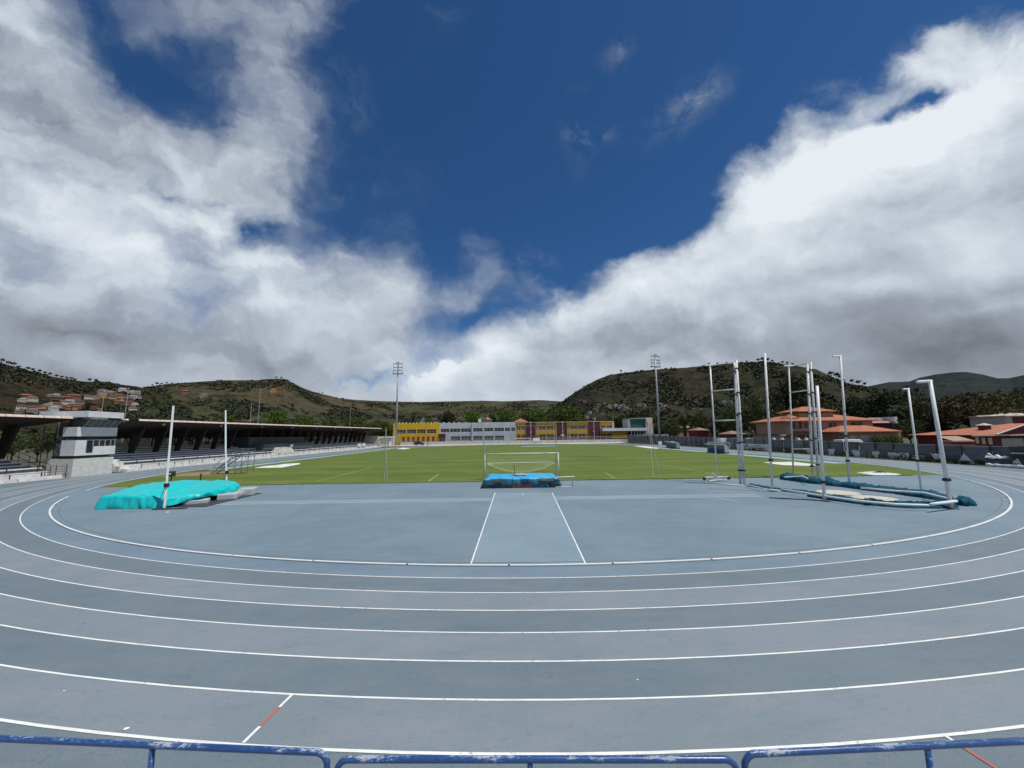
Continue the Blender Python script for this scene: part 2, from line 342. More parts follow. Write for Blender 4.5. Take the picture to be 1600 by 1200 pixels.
# painted lines
ln=MB()
for k in range(1,7): ring(ln,RK+LW*k-.024,RK+LW*k+.024,.004)
ring(ln,RK+LW*7-.03,RK+LW*7+.03,.004)
ln.build('lane_lines',M['line'],kind='structure')
def stripe(mb,a,b,w,z=.0065):
    a=Vector((a[0],a[1],z)); b=Vector((b[0],b[1],z)); d=(b-a).normalized(); s=Vector((-d.y,d.x,0))*w/2
    mb.quad(a-s,b-s,b+s,a+s)
rl=MB()
for pa,pb in (((736,881),(773.5,770)),((915,881),(863,770))): stripe(rl,gp(*pa),gp(*pb),.055)
# relay marks near the outer lane
def mark(a,b,f0,f1,mb):
    A,B=gp(*a),gp(*b); stripe(mb,A.lerp(B,f0),A.lerp(B,f1),.055)
mark((457,1085),(380,1161),0,.30,rl); mark((457,1085),(380,1161),.70,1,rl); mark((1474,1148),(1560,1203),0,.33,rl)
rl.build('runway_lines',M['line'],kind='structure')
rm=MB(); mark((457,1085),(380,1161),.30,.70,rm); mark((1474,1148),(1560,1203),.33,1,rm); rm.build('relay_marks',M['redmark'],kind='structure')
rp=MB(); a,b,c,d=gp(736,881),gp(915,881),gp(863,770),gp(773.5,770); rp.quad(*[(p.x,p.y,.0045) for p in (a,b,c,d)])
rp.build('high_jump_runway',M['runway'],kind='structure')
fl=MB()
for (x0,x1) in ((-27.5,-1.15),(3.6,19.5)):
    for yy in (30.95,29.85): stripe(fl,(x0,yy),(x1,yy-.12),.10)
stripe(fl,gp(1120,777),gp(1152,784),.06)
fl.build('javelin_runway_lines',M['line_faint'],kind='structure')
jb=MB()
for (x0,x1) in ((-27.5,-1.15),(3.6,19.5)): jb.quad((x0,29.92,.004),(x1,29.80,.004),(x1,30.80,.004),(x0,30.90,.004))
jb.build('javelin_runway',M['runway'],kind='structure')
gl=MB()
for pa,pb in (((495,752),(583,730)),((670,752),(686,740)),((945,738),(960,747)),((1010,722),(1115,740)),((583,730),(1020,728)),((686,740),(945,738.4))):
    stripe(gl,gp(*pa),gp(*pb),.12 if pa[0] not in (583,686) else .07,.006)
gl.build('pitch_lines',M['line_grass'],kind='structure')
# raised aluminium kerb, with joints; open where the grass meets the bend on the left
kb=MB(); kn=288; A=stadium(RK-.05,kn); B=stadium(RK+.05,kn)
def kskip(i):
    x,y=A[i]; return x<CX and 35.2<y<39.6
for i in range(len(A)-1):
    if kskip(i): continue
    a0,a1,b0,b1=A[i],A[i+1],B[i],B[i+1]
    s=0 if i%7 else .14
    a0=(a0[0]+(a1[0]-a0[0])*s,a0[1]+(a1[1]-a0[1])*s); b0=(b0[0]+(b1[0]-b0[0])*s,b0[1]+(b1[1]-b0[1])*s)
    z=.05+(.004 if (i//7)%3==0 else 0)
    kb.add([(*a0,.018),(*b0,.018),(*b1,.018),(*a1,.018),(*a0,z),(*b0,z),(*b1,z),(*a1,z)],[(4,7,6,5),(0,1,2,3),(0,4,5,1),(1,5,6,2),(2,6,7,3),(3,7,4,0)])
kb.build('kerb',M['white'],kind='structure')
kf=MB(); 
for i in range(0,len(A)-1,7):
    if kskip(i): continue
    p=A[i]; kf.box(p[0]-.05,p[0]+.05,p[1]-.06,p[1]+.06,.003,.03)
kf.build('kerb_feet',M['black'],kind='structure')
sm=MB(); ring(sm,RK-.42,RK-.38,.0045,144,8,136); sm.build('drain_seam',M['concrete_dark'],kind='structure')
# ---------------- hills ----------------
def hill_mat(name,g1,g2,br,tan,ts=.012):
    m=D.materials.new(name); m.use_nodes=True; h=G(m.node_tree); h.N.clear()
    out=h.n('ShaderNodeOutputMaterial'); p=h.n('ShaderNodeBsdfPrincipled'); h.L.new(p.outputs[0],out.inputs[0]); p.inputs['Roughness'].default_value=.95; p.inputs['Specular IOR Level'].default_value=.1
    tc=h.n('ShaderNodeTexCoord').outputs['Object']
    st=h.v('MULTIPLY',tc,(1,1,3.2)).outputs[0]
    a=h.noise(tc,ts*.35,6,.6); b=h.noise(st,ts*1.6,9,.68); f=h.noise(st,ts*9,6,.75); t=h.noise(h.v('MULTIPLY',tc,(.35,.35,7)).outputs[0],ts*1.3,7,.65)
    col=h.mix(h.ss(a,.42,.60),(*g1,1),(*br,1))
    col=h.mix(h.ss(t,.55,.68,0,.7),col,(*tan,1))
    col=h.mix(h.ss(b,.50,.57,0,.9),col,(*g2,1))
    col=h.mix(h.ss(f,.52,.62,0,.75),col,(g2[0]*.6,g2[1]*.6,g2[2]*.6,1))
    h.put(p.inputs['Base Color'],col)
    bm=h.n('ShaderNodeBump'); bm.inputs['Strength'].default_value=1.; bm.inputs['Distance'].default_value=6.
    h.L.new(h.m('ADD',b,f),bm.inputs['Height']); h.L.new(bm.outputs[0],p.inputs['Normal'])
    return m
HILLS={}
def hill(name,pts,r0,r1,m,rough=1.,pw=1.25,seed=0,z0=0.,naz=420,nr=46,wob=60):
    P=[]
    for x,y in pts:
        r=ray(x,y); hd=math.hypot(r.x,r.y); P.append((math.atan2(r.x,r.y),r.z/hd))
    a0,a1=P[0][0],P[-1][0]
    def tanel(a):
        for i in range(len(P)-1):
            if P[i][0]<=a<=P[i+1][0]:
                f=(a-P[i][0])/(P[i+1][0]-P[i][0]); return P[i][1]*(1-f)+P[i+1][1]*f
        return P[0][1] if a<a0 else P[-1][1]
    def H(a,t):
        rr=r1+wob*math.sin(a*7+seed)
        zr=CH+tanel(a)*rr; r=r0+(rr-r0)*t
        n=noise.fractal(Vector((a*9+seed,t*3.2,seed)),1.,2.,6)*.5+.0
        n2=noise.fractal(Vector((a*60,t*14,seed+5)),1.,2.1,4)
        if t<=1:
            e=math.sin(math.pi*min(t,1.))
            z=z0+(zr-z0)*(t**pw)+(zr-z0)*(.16*n*e+.018*n2*(e+.10))*rough
            lim=CH+(zr-CH)*r/rr
            if t<.985: z=min(z,lim-1.)
        else: z=zr*(1-.9*(t-1)**.8*1.0)+(zr)*.02*n2
        return r,z
    vs=[];fs=[]
    ts=[i/nr for i in range(nr+1)]+[1.06,1.14,1.3,1.6]
    for i in range(naz+1):
        a=a0+(a1-a0)*i/naz
        for t in ts:
            r,z=H(a,t); vs.append((r*math.sin(a),r*math.cos(a),z))
    k=len(ts)
    for i in range(naz):
        for j in range(k-1): fs.append((i*k+j,(i+1)*k+j,(i+1)*k+j+1,i*k+j+1))
    mb=MB(); mb.add(vs,fs); mb.build(name,m,smooth=True,kind='structure')
    def hit(x,y,lift=0):              # where a sight line meets the slope
        d=ray(x,y); hd=math.hypot(d.x,d.y); a=math.atan2(d.x,d.y); te=d.z/hd
        for s in range(0,400):
            t=s/400; r,z=H(a,t)
            if CH+te*r<=z: return Vector((r*math.sin(a),r*math.cos(a),z+lift))
        r,z=H(a,.97); return Vector((r*math.sin(a),r*math.cos(a),z+lift))
    HILLS[name]=(H,hit,a0,a1); return hit
M['hill_l']=hill_mat('hillside_scrub',(.038,.038,.018),(.012,.017,.009),(.050,.036,.020),(.085,.062,.036))  # hill colours kept dark: cloud shadow put into the base colour
M['hill_m']=hill_mat('ridge_scrub',(.062,.062,.030),(.022,.030,.014),(.085,.066,.040),(.12,.092,.062),.007)
M['hill_r']=hill_mat('terraced_scrub',(.042,.043,.021),(.014,.018,.009),(.052,.043,.025),(.066,.056,.036))  # darkened a step more for the cloud shadow on this slope
M['hill_c']=hill_mat('far_forest',(.022,.030,.028),(.014,.020,.022),(.026,.032,.032),(.034,.038,.038),.005)  # bluish tone stands in for distance haze
hill('hill_ridge',[(380,640),(440,622),(480,618),(520,621),(560,625),(600,627),(660,628),(700,627),(755,626),(787,627),(843,625),(875,627),(900,630),(960,640)],1000,1900,M['hill_m'],seed=3.3,wob=90,naz=260)
hill('hill_plateau',[(170,640),(205,612),(232,604),(262,600),(300,597),(350,594),(400,594),(425,592),(445,592),(455,597),(473,606),(490,612),(510,617),(530,622),(560,627),(600,634),(640,650)],620,1150,M['hill_m'],seed=1.7,naz=300)
hill('hill_left',[(-260,566),(-100,560),(-40,562),(0,566),(15,571),(45,579),(60,583),(80,588),(100,592),(130,596),(160,597),(190,601),(215,604),(232,609),(262,624),(300,640)],420,820,M['hill_l'],seed=.4,naz=300)
hill('hill_far',[(1290,626),(1340,607),(1364,602),(1389,597),(1421,596),(1437,590),(1462,585),(1486,582),(1510,581),(1535,585),(1559,591),(1576,591),(1600,586),(1640,588),(1700,598),(1800,615)],1500,2600,M['hill_c'],seed=9.,naz=240,rough=1.4)
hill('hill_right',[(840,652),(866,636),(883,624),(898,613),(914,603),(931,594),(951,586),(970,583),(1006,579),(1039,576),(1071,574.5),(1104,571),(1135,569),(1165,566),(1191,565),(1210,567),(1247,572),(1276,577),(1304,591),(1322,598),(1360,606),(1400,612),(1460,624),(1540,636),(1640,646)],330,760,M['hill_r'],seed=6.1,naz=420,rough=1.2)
# ---------------- foliage builders ----------------
def leaf_mat(name,a,b,c=None,rnd=.25,sc=.55):
    m=mat(name,a,b,sc,.75,detail=3,c3=c,s3=1.7,spec=.25,rnd=rnd,lo=.38,hi=.62); return m
M['leaf_olive']=leaf_mat('leaves_olive',(.075,.090,.028),(.038,.052,.017),(.125,.12,.05))
M['leaf_bright']=leaf_mat('leaves_bright',(.075,.125,.012),(.040,.075,.010),(.11,.15,.015))
M['leaf_dark']=leaf_mat('leaves_dark',(.036,.050,.017),(.020,.030,.011),(.065,.075,.026))
M['leaf_brown']=leaf_mat('leaves_brownish',(.095,.088,.032),(.045,.052,.019),(.16,.125,.04))
M['scrubleaf']=leaf_mat('hillside_leaves',(.044,.052,.026),(.028,.034,.018),(.062,.064,.034),rnd=0,sc=.02)
M['leaf_palm']=leaf_mat('palm_fronds',(.052,.062,.020),(.028,.036,.013),(.10,.085,.035),sc=.4)
M['bark']=mat('bark',(.085,.065,.048),(.05,.038,.03),2.,.9,bump=.4)
def crown_mb(lobes,n,size,seed,mb=None):
    rg=random.Random(seed); mb=mb or MB(); tot=sum(l[3]*l[4]*l[5] for l in lobes)
    for l in lobes:
        k=max(8,int(n*(l[3]*l[4]*l[5])/tot))
        cl=[]                                             # leaf clumps on the lobe, then leaves round each clump
        for _ in range(max(4,k//14)):
            u=Vector((rg.gauss(0,1),rg.gauss(0,1),rg.gauss(0,1))).normalized()*(rg.random()**.28)
            cl.append(u)
        for _ in range(k):
            u=rg.choice(cl)+Vector((rg.gauss(0,1),rg.gauss(0,1),rg.gauss(0,1)))*.11
            c=Vector((l[0]+u.x*l[3],l[1]+u.y*l[4],l[2]+u.z*l[5]))
            s=size*rg.uniform(.6,1.5); a=Vector((rg.gauss(0,1),rg.gauss(0,1),rg.gauss(0,.6))).normalized(); b=a.cross(Vector((rg.gauss(0,1),rg.gauss(0,1),rg.gauss(0,1)))).normalized()
            mb.add([c-a*s,c-b*s*.45+a*s*.1,c+a*s,c+b*s*.5],[(0,1,2,3)])
    return mb
def limbs(mb,h,rt,lobes,rg,base=.0):
    mb.tube([(0,0,base),(rg.uniform(-.1,.1)*h*.2,rg.uniform(-.1,.1)*h*.2,h*.5),(0,0,h)],[rt,rt*.78,rt*.55],7)
    for l in lobes:
        e=Vector(l[:3]); s=Vector((0,0,h*rg.uniform(.6,1))); mid=s.lerp(e,.5)+Vector((0,0,-.06*h))
        mb.tube([s,mid,e],[rt*.45,rt*.3,rt*.1],5)
GT='trees around the stadium'
def tree(name,label,kind,H,Wd,n,size,seed,mt,trunk=.3,flat=.5,nl=9,cat='tree'):
    """one tree at the origin, H tall and Wd wide"""
    rg=random.Random(seed); t=thing(name,label,cat,group=GT); th=H*trunk; ch=H-th
    lobes=[(0,0,th+ch*.55,Wd*.30,Wd*.30,ch*.40)]
    for i in range(nl):
        a=2*math.pi*i/nl+rg.uniform(-.4,.4); rr=Wd*rg.uniform(.20,.36); s=rg.uniform(.13,.20)
        lobes.append((rr*math.cos(a),rr*math.sin(a),th+ch*rg.uniform(.30,.80),Wd*s,Wd*s,ch*s*rg.uniform(1.0,1.5)))
    for i in range(nl//2):
        a=rg.uniform(0,6.28); rr=Wd*rg.uniform(.0,.2); s=rg.uniform(.1,.16); lobes.append((rr*math.cos(a),rr*math.sin(a),th+ch*rg.uniform(.78,.9),Wd*s,Wd*s,ch*s))
    tr=MB(); limbs(tr,th+ch*.15,max(.12,Wd*.028),lobes[1:nl+1],rg); tr.build('trunk',M['bark'],t,smooth=True)
    crown_mb(lobes,n,size,seed+1).build('crown',M[mt],t)
    return t
def palm(name,label,H,fr,seed,nf=46,droop=1.,cat='palm tree'):
    rg=random.Random(seed); t=thing(name,label,cat,group=GT)
    tr=MB(); tr.tube([(0,0,0),(.05,0,H*.5),(0,.05,H-.2)],[.42,.34,.38],9); tr.ball((0,0,H-.1),.62,.62,.8,9,6); tr.build('trunk',M['bark'],t,smooth=True)
    c=MB()
    for i in range(nf):
        az=rg.uniform(0,6.28); el=math.radians(rg.uniform(-35,82)); Ln=fr*rg.uniform(.8,1.05); d=Vector((math.cos(az),math.sin(az),0)); side=Vector((-d.y,d.x,0)); p=Vector((0,0,H)); N_=9; prev=None
        e=el
        for k in range(N_+1):
            w=.42*math.sin(math.pi*min(1,(k+.7)/(N_+.4)))**.7*fr/3.2
            v=Vector((d.x*math.cos(e),d.y*math.cos(e),math.sin(e)))
            cur=(p.copy(),w,v)
            if prev:
                p0,w0,v0=prev
                for sg in (-1,1):                        # leaflets, each a narrow blade off the rib
                    for q in range(3):
                        f=q/3; a=p0.lerp(p,f); b=p0.lerp(p,f+.2); tip=a+side*sg*(w0+(w-w0)*f)*1.35+v*w*.7+Vector((0,0,-.35*w*droop))
                        c.add([a,b,tip],[(0,1,2)])
            prev=cur; p=p+v*(Ln/N_); e-=math.radians(11*droop)*(1+.06*k)
    c.build('crown',M['leaf_palm'],t)
    return t
def put(proto,first,px,top,Y,wpx,H0,W0,label,rz):
    """stand a tree so that it is as tall and wide as in the photograph at distance Y"""
    p=ay(px,top,Y); s=p.z/H0; w=wpx/FP*Y/W0
    if first: o=proto; o.location=(p.x,Y,0); o.scale=(w,w,s); o.rotation_euler=(0,0,rz); o['label']=label; return o
    return copy_tree(proto,(p.x,Y,0),rz,(w,w,s),label)
rg=random.Random(4)
T1=tree('broadleaf_tree','x','',9,10,5200,.20,11,'leaf_olive',.22,nl=11)
T2=tree('green_tree','x','',6,9,5200,.17,12,'leaf_bright',.20,nl=11)
T3=tree('dark_tree','x','',10,9,5200,.21,13,'leaf_dark',.16,nl=11)
T4=tree('spreading_tree','x','',9,14,8500,.20,14,'leaf_brown',.34,nl=14)
T5=tree('broadleaf_tree','x','',10,11,5200,.20,15,'leaf_olive',.16,nl=12)
P1=palm('date_palm','x',6.6,3.6,21); P2=palm('fan_palm','x',6.6,3.2,22,nf=60,droop=.75)
PL={}
def plant(key,*a):
    pr,H0,W0={'1':(T1,9,10),'2':(T2,6,9),'3':(T3,10,9),'4':(T4,9,14),'5':(T5,10,11),'p':(P1,9.6,6.6),'f':(P2,9.6,6.0)}[key]
    px,top,Y,w,label=a
    o=put(pr,key not in PL,px,top,Y,w,H0,W0,label,rg.uniform(0,6.28)); PL[key]=1; return o
TR=[
 ('f',243,609,150,36,'big shaggy palm rising above the stand roof just right of the tower'),
 ('2',357,649,170,50,'low yellow-green rounded tree behind the stand roof, nearest the rear white post'),
 ('3',300,652,175,60,'dark low tree behind the stand roof between the two white posts'),
 ('2',432,641,200,44,'yellow-green tree behind the stand roof beside the tall bare pole'),
 ('2',478,650,205,50,'broad flat green tree over the middle of the stand roof'),
 ('1',515,651,210,34,'small olive tree behind the stand roof, second bush left of its far end'),
 ('2',556,652,235,50,'green round tree above the far end of the stand roof'),
 ('2',600,658,240,40,'green bush tree squeezed between the stand and the yellow facade'),
 ('1',586,662,238,34,'dull olive tree in front of the green bush left of the yellow facade'),
 ('3',400,658,185,46,'dark low tree behind the roof at the foot of the bare pole'),
 ('p',648,636,262,30,'date palm sticking up behind the yellow facade'),
 ('2',668,652,258,26,'small bright bush behind the yellow facade beside its palm'),
 ('3',700,642,275,34,'dark loose tree behind the joint of the yellow and grey facades'),
 ('2',736,642,262,42,'green dome-shaped tree behind the grey facade, left of the dish'),
 ('3',768,648,268,24,'small dark tree behind the grey facade at the white dish'),
 ('2',792,640,262,46,'green dome-shaped tree behind the grey facade, right of the dish'),
 ('3',825,645,268,26,'dark bushy tree behind the orange tiled roof'),
 ('2',842,640,262,44,'green rounded tree behind the first maroon panel'),
 ('2',889,634,258,66,'largest bright green domed tree behind the yellow and maroon facade'),
 ('p',950,637,262,34,'dark palm behind the right end of the yellow facade'),
 ('3',968,650,258,36,'dark tree behind the right end wall of the yellow facade'),
 ('1',984,655,255,24,'olive tree over the grey canopy roof'),
 ('p',1013,626,230,40,'tall date palm behind the glazed pavilion, left of the right floodlight'),
 ('p',1044,646,205,34,'low palm right of the right floodlight pole'),
 ('1',1052,658,200,34,'olive bush tree under the low palm by the right floodlight'),
 ('p',1067,630,190,46,'wide date palm over the grey fence between floodlight and cage'),
 ('3',1030,662,225,26,'dark tree behind the rusty white pylon'),
 ('1',1092,645,185,40,'olive tree over the fence left of the throwing cage'),
 ('3',1128,648,190,36,'dark tree behind the first cage gate'),
 ('5',1178,617,150,74,'large grey-green tree behind the first tall cage pole'),
 ('5',1143,634,160,40,'smaller grey-green tree left of the large one behind the cage'),
 ('3',1232,590,165,64,'tall dark green tree behind the second cage gate'),
 ('3',1206,625,158,44,'dark tree just left of the salmon villa'),
 ('1',1282,622,170,60,'olive tree behind the top of the salmon villa roof'),
 ('3',1334,617,165,54,'dark tree behind the right half of the salmon villa'),
 ('3',1385,607,160,78,'dark broad tree behind the roof with solar panels'),
 ('p',1398,622,140,40,'palm among the dark trees right of the salmon villa'),
 ('1',1438,622,135,56,'mid green tree between the villa trees and the leaning white post'),
 ('5',1418,655,118,48,'leafy tree at the right corner of the salmon villa garden'),
 ('4',1508,613,112,118,'wide brownish tree with a thick dark trunk behind the fence'),
 ('3',1460,650,118,50,'dark tree under the left side of the wide brownish tree'),
 ('5',1556,618,150,70,'yellow-green tree behind the red villa roof'),
 ('1',1592,606,130,60,'green tree at the right edge of the picture'),
 ('3',1630,612,130,60,'dark tree beyond the right edge tree'),
 ('5',1540,656,135,50,'green tree close behind the red chimney'),
 ('1',80,668,90,26,'green tree seen between the near stand and the grey tower'),
 ('5',24,676,100,50,'olive tree seen under the roof of the near stand'),
 ('5',64,676,92,40,'olive tree seen beside the near stand pillar'),
]
for t in TR: plant(*t)
# araucaria: tiers of level branches
ar=thing('araucaria_tree','tall dark conifer with level tiers behind the glazed pavilion','conifer',group=GT)
tr=MB(); tr.tube([(0,0,0),(0,0,19)],[.4,.06],7); tr.build('trunk',M['bark'],ar)
c=MB(); rg2=random.Random(8)
for k in range(15):
    z=3.5+k*1.08; Lr=(19.6-z)*.30+.5
    for i in range(11):
        a=2*math.pi*i/11+k*.7+rg2.uniform(-.2,.2); d=Vector((math.cos(a),math.sin(a),0)); s=Vector((-d.y,d.x,0)); L_=Lr*rg2.uniform(.7,1.1)
        for q in range(9):
            f=(q+.5)/9; o=Vector((0,0,z+.25*math.sin(f*2.5)*Lr*.3))+d*L_*f
            for sg in (-1,1): c.add([o,o+d*.35,o+s*sg*(.55*(1.15-f))*Lr*.5+d*.3+Vector((0,0,.12))],[(0,1,2)])
c.build('crown',M['leaf_dark'],ar)
p=ay(987,618,245); ar.location=(p.x,245,0); ar.scale=(1.25,1.25,p.z/19.6)
# skyline trees
sk=[('hill_left',x,y) for x,y in [(30,571),(44,573),(52,575),(62,577),(71,580),(79,582),(89,585),(97,587),(104,588),(4,560),(14,564),(118,591),(140,591),(150,592),(112,589),(22,566)]]
sk+=[('hill_plateau',x,y) for x,y in [(238,600),(245,597),(253,598),(261,597),(269,599),(432,588),(440,589),(504,612),(498,612)]]
sk+=[('hill_right',x,y) for x,y in [(970,578),(1049,573),(1107,567),(1121,566),(1135,565),(1166,563),(1184,560),(1192,558),(1199,559),(1206,562),(1222,564),(1230,565),(1238,567),(1298,580),(1306,582),(1313,585),(1331,592),(1341,594),(1351,597)]]
K1=tree('ridge_tree','x','',9,8,420,.55,31,'leaf_dark',.42,nl=5); K1['group']='trees along the hill skyline'
LBL={'hill_left':'dark little tree silhouetted on the skyline of the left hill','hill_plateau':'dark little tree on the plateau skyline between the left hill and the ridge','hill_right':'dark little tree silhouetted on the crest of the right hill'}
for i,(hn,x,y) in enumerate(sk):
    H_,hit,_,_=HILLS[hn]; d=ray(x,y); a=math.atan2(d.x,d.y); r,z=H_(a,.99); P=Vector((r*math.sin(a),r*math.cos(a),z-1.)); top=CH+d.z/math.hypot(d.x,d.y)*r
    h=max(5.,min(20,top-P.z)); s=h/9; lb=LBL[hn]; rz=rg.uniform(0,6); ws=s*rg.uniform(.8,1.4)
    if i==0: K1.location=P; K1.scale=(ws,ws,s); K1['label']=lb
    else: copy_tree(K1,P,rz,(ws,ws,s),lb)
# scrub on the slopes: uncountable
def scrub(name,hn,n,seed,smin,smax,t0,t1,mt,thr):
    H_,hit,a0,a1=HILLS[hn]; rg=random.Random(seed); mb=MB()
    A0,A1=max(a0,-.98),min(a1,.98)
    for _ in range(n*4):
        a=rg.uniform(A0,A1); t=rg.uniform(t0,t1)
        if noise.noise(Vector((a*14,t*5,seed)))+.5*noise.noise(Vector((a*60,t*30,seed)))<thr: continue
        n-=1
        if n<0: break
        r,z=H_(a,t); s=rg.uniform(smin,smax); c=Vector((r*math.sin(a),r*math.cos(a),z+s*.3))
        for k in range(5):
            o=c+Vector((rg.gauss(0,.5),rg.gauss(0,.5),rg.uniform(-.2,.4)))*s
            u=Vector((rg.gauss(0,1),rg.gauss(0,1),rg.gauss(0,1))).normalized(); v=u.cross(Vector((rg.gauss(0,1),rg.gauss(0,1),1))).normalized()
            mb.add([o+u*s*.8,o+v*s*.8,o-u*s*.7,o-v*s*.8],[(0,1,2,3)])
    mb.build(name,M['scrubleaf'],kind='stuff',label='dark scrub and bushes scattered over the '+hn.replace('_',' '),cat='scrub')
scrub('hillside_scrub','hill_left',7500,1,.8,2.1,.02,1.,'leaf_dark',.05)
scrub('hillside_scrub','hill_plateau',7000,2,1.0,2.6,.05,1.,'leaf_dark',.08)
scrub('hillside_scrub','hill_right',9000,3,.8,2.3,.0,1.,'leaf_dark',.02)
scrub('hillside_scrub','hill_ridge',2600,4,2.2,5,.02,.95,'leaf_dark',.12)
# ---------------- grandstand ----------------
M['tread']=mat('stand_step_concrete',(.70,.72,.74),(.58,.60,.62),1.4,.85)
M['riser']=mat('stand_riser_shaded',(.16,.18,.20),(.12,.135,.15),1.4,.8)  # risers coloured dark for their shade under the roof
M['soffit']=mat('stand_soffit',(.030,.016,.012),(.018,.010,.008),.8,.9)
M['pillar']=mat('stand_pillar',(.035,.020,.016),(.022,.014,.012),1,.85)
XF=-58.3
def stand(name,label,y0,y1,ye0,ye1,pillars,lamps,rseed):
    t=thing(name,label,'grandstand',(XF,y0,0))
    m=MB(); m.box(XF-.28,XF,y0,y1,-.05,.42); m.build('front_wall',M['whitewash'],t)
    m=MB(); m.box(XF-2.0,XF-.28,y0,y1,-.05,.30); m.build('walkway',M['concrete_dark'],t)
    m=MB(); m.box(XF-2.25,XF-2.0,y0,y1,-.05,.92); m.build('inner_wall',M['whitewash'],t)
    s=MB(); s.k=0
    x=XF-2.3; z=.9; 
    prof=[]
    n=7
    for i in range(n):
        xa=-61.0-i*1.36; xb=xa-1.36; zt=1.42+i*.34
        s.k=1; s.box(xb,xa-.12,y0,y1,0 if i==0 else zt-.40,zt-.14)
        s.k=0; s.box(xb,xa,y0,y1,zt-.14,zt)
    s.k=0; s.box(-61.0,XF-2.25,y0,y1,.0,.62)
    s.build('seating',[M['tread'],M['riser']],t)
    m=MB(); m.box(-70.9,-70.6,y0,y1,0,4.35); m.build('back_wall',M['concrete'],t)
    # roof: falls away to the back
    zf=lambda y:8.08+(y-62)*.0052
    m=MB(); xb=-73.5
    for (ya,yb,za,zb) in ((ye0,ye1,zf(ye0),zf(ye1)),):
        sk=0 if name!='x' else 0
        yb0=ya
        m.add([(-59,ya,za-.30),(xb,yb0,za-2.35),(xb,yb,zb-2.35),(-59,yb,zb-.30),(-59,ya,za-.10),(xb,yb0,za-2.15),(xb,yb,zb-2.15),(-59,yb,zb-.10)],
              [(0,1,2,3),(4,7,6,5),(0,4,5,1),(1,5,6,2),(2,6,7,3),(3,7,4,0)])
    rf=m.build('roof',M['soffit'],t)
    m=MB(); k=int((ye1-ye0)/1.9); 
    for i in range(k):                                   # pale roofing sheets folded over the front edge
        ya=ye0+(ye1-ye0)*i/k; yb=ye0+(ye1-ye0)*(i+1)/k-.05; za=zf(ya); zb=zf(yb)
        m.add([(-58.88,ya,za-.22),(-58.88,yb,zb-.22),(-59.05,yb,zb+.08),(-59.05,ya,za+.08),(-61.5,yb,zb-.12),(-61.5,ya,za-.12)],[(0,1,2,3),(3,2,4,5)])
    m.build('roof_sheets',M['rooftile'],rf)
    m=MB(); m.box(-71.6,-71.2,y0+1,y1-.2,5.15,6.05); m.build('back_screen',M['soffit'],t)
    for y in pillars:
        p=MB(); w=.22
        p.add([(-66.4,y-w,2.6),(-65.6,y-w,2.6),(-64.0,y-w,7.0),(-65.7,y-w,6.75),(-66.4,y+w,2.6),(-65.6,y+w,2.6),(-64.0,y+w,7.0),(-65.7,y+w,6.75)],[(0,3,2,1),(4,5,6,7),(0,1,5,4),(1,2,6,5),(2,3,7,6),(3,0,4,7)])
        p.build('pillar',M['pillar'],t)
    m=MB()
    for i in range(int((y1-y0)/4.6)):
        y=y0+2.3+i*4.6
        for d in (-.35,.35):
            m=MB(); m.box(-70.55,-70.35,y+d-.06,y+d+.06,3.4,5.8); m.build('back_post',M['pillar'],t)
    for y in lamps:
        l=MB(); l.ball((-59.5,y,zf(y)-.62),.26,.26,.22,10,6); l.tube([(-59.5,y,zf(y)-.5),(-59.7,y,zf(y)-.25)],.05,6); l.build('lamp',M['steel'],t,smooth=True)
    m=MB(); y=y0+1
    while y<y1-.5:
        m.box(XF-.18,XF-.10,y-.04,y+.04,.42,.95); m.box(XF-2.16,XF-2.08,y-.04+1.2,y+.04+1.2,.92,1.75); y+=3.1
    m.tube([(XF-.14,y0+1,.90),(XF-.14,y1-1,.90)],.022,6); m.tube([(XF-2.12,y0+1,1.72),(XF-2.12,y1-1,1.72)],.022,6)
    m.build('railing',M['darksteel'],t)
    return t
gs=stand('grandstand','long covered grandstand with dark roof on leaning pillars beyond the tower',62.6,183,62.8,184,[69.5+4.75*i for i in range(24)],[68+13.5*i for i in range(9)],1)
m=MB(); m.add([(-59.2,183.1,0),(-60.3,183.1,5.3),(-75,183.1,5.3),(-75,183.1,0),(-59.2,183.9,0),(-60.3,183.9,5.3),(-75,183.9,5.3),(-75,183.9,0)],[(0,1,2,3),(4,7,6,5),(0,4,5,1),(1,5,6,2),(2,6,7,3)]); m.build('side_wall',M['concrete_pale'],gs)
m=MB()                                                  # stepped end beside the tower
for i in range(4): m.box(-59.2-i*.95,-58.4-i*.95 if i else -58.3,61.0,62.55,-.02,.42+.42*i)
m.box(-62.9,-62.0,60.0,62.55,0,2.1); m.build('end_steps',[M['whitewash']],gs)
ns=stand('grandstand','near covered grandstand at the left edge of the picture',12,52.4,10,53.9,[51.8-5.8*i for i in range(6)],[44.5,33,21],2)
m=MB(); m.box(-72,-58.6,52.41,53.15,-.04,.42); m.build('passage_floor',M['concrete_pale'],ns)
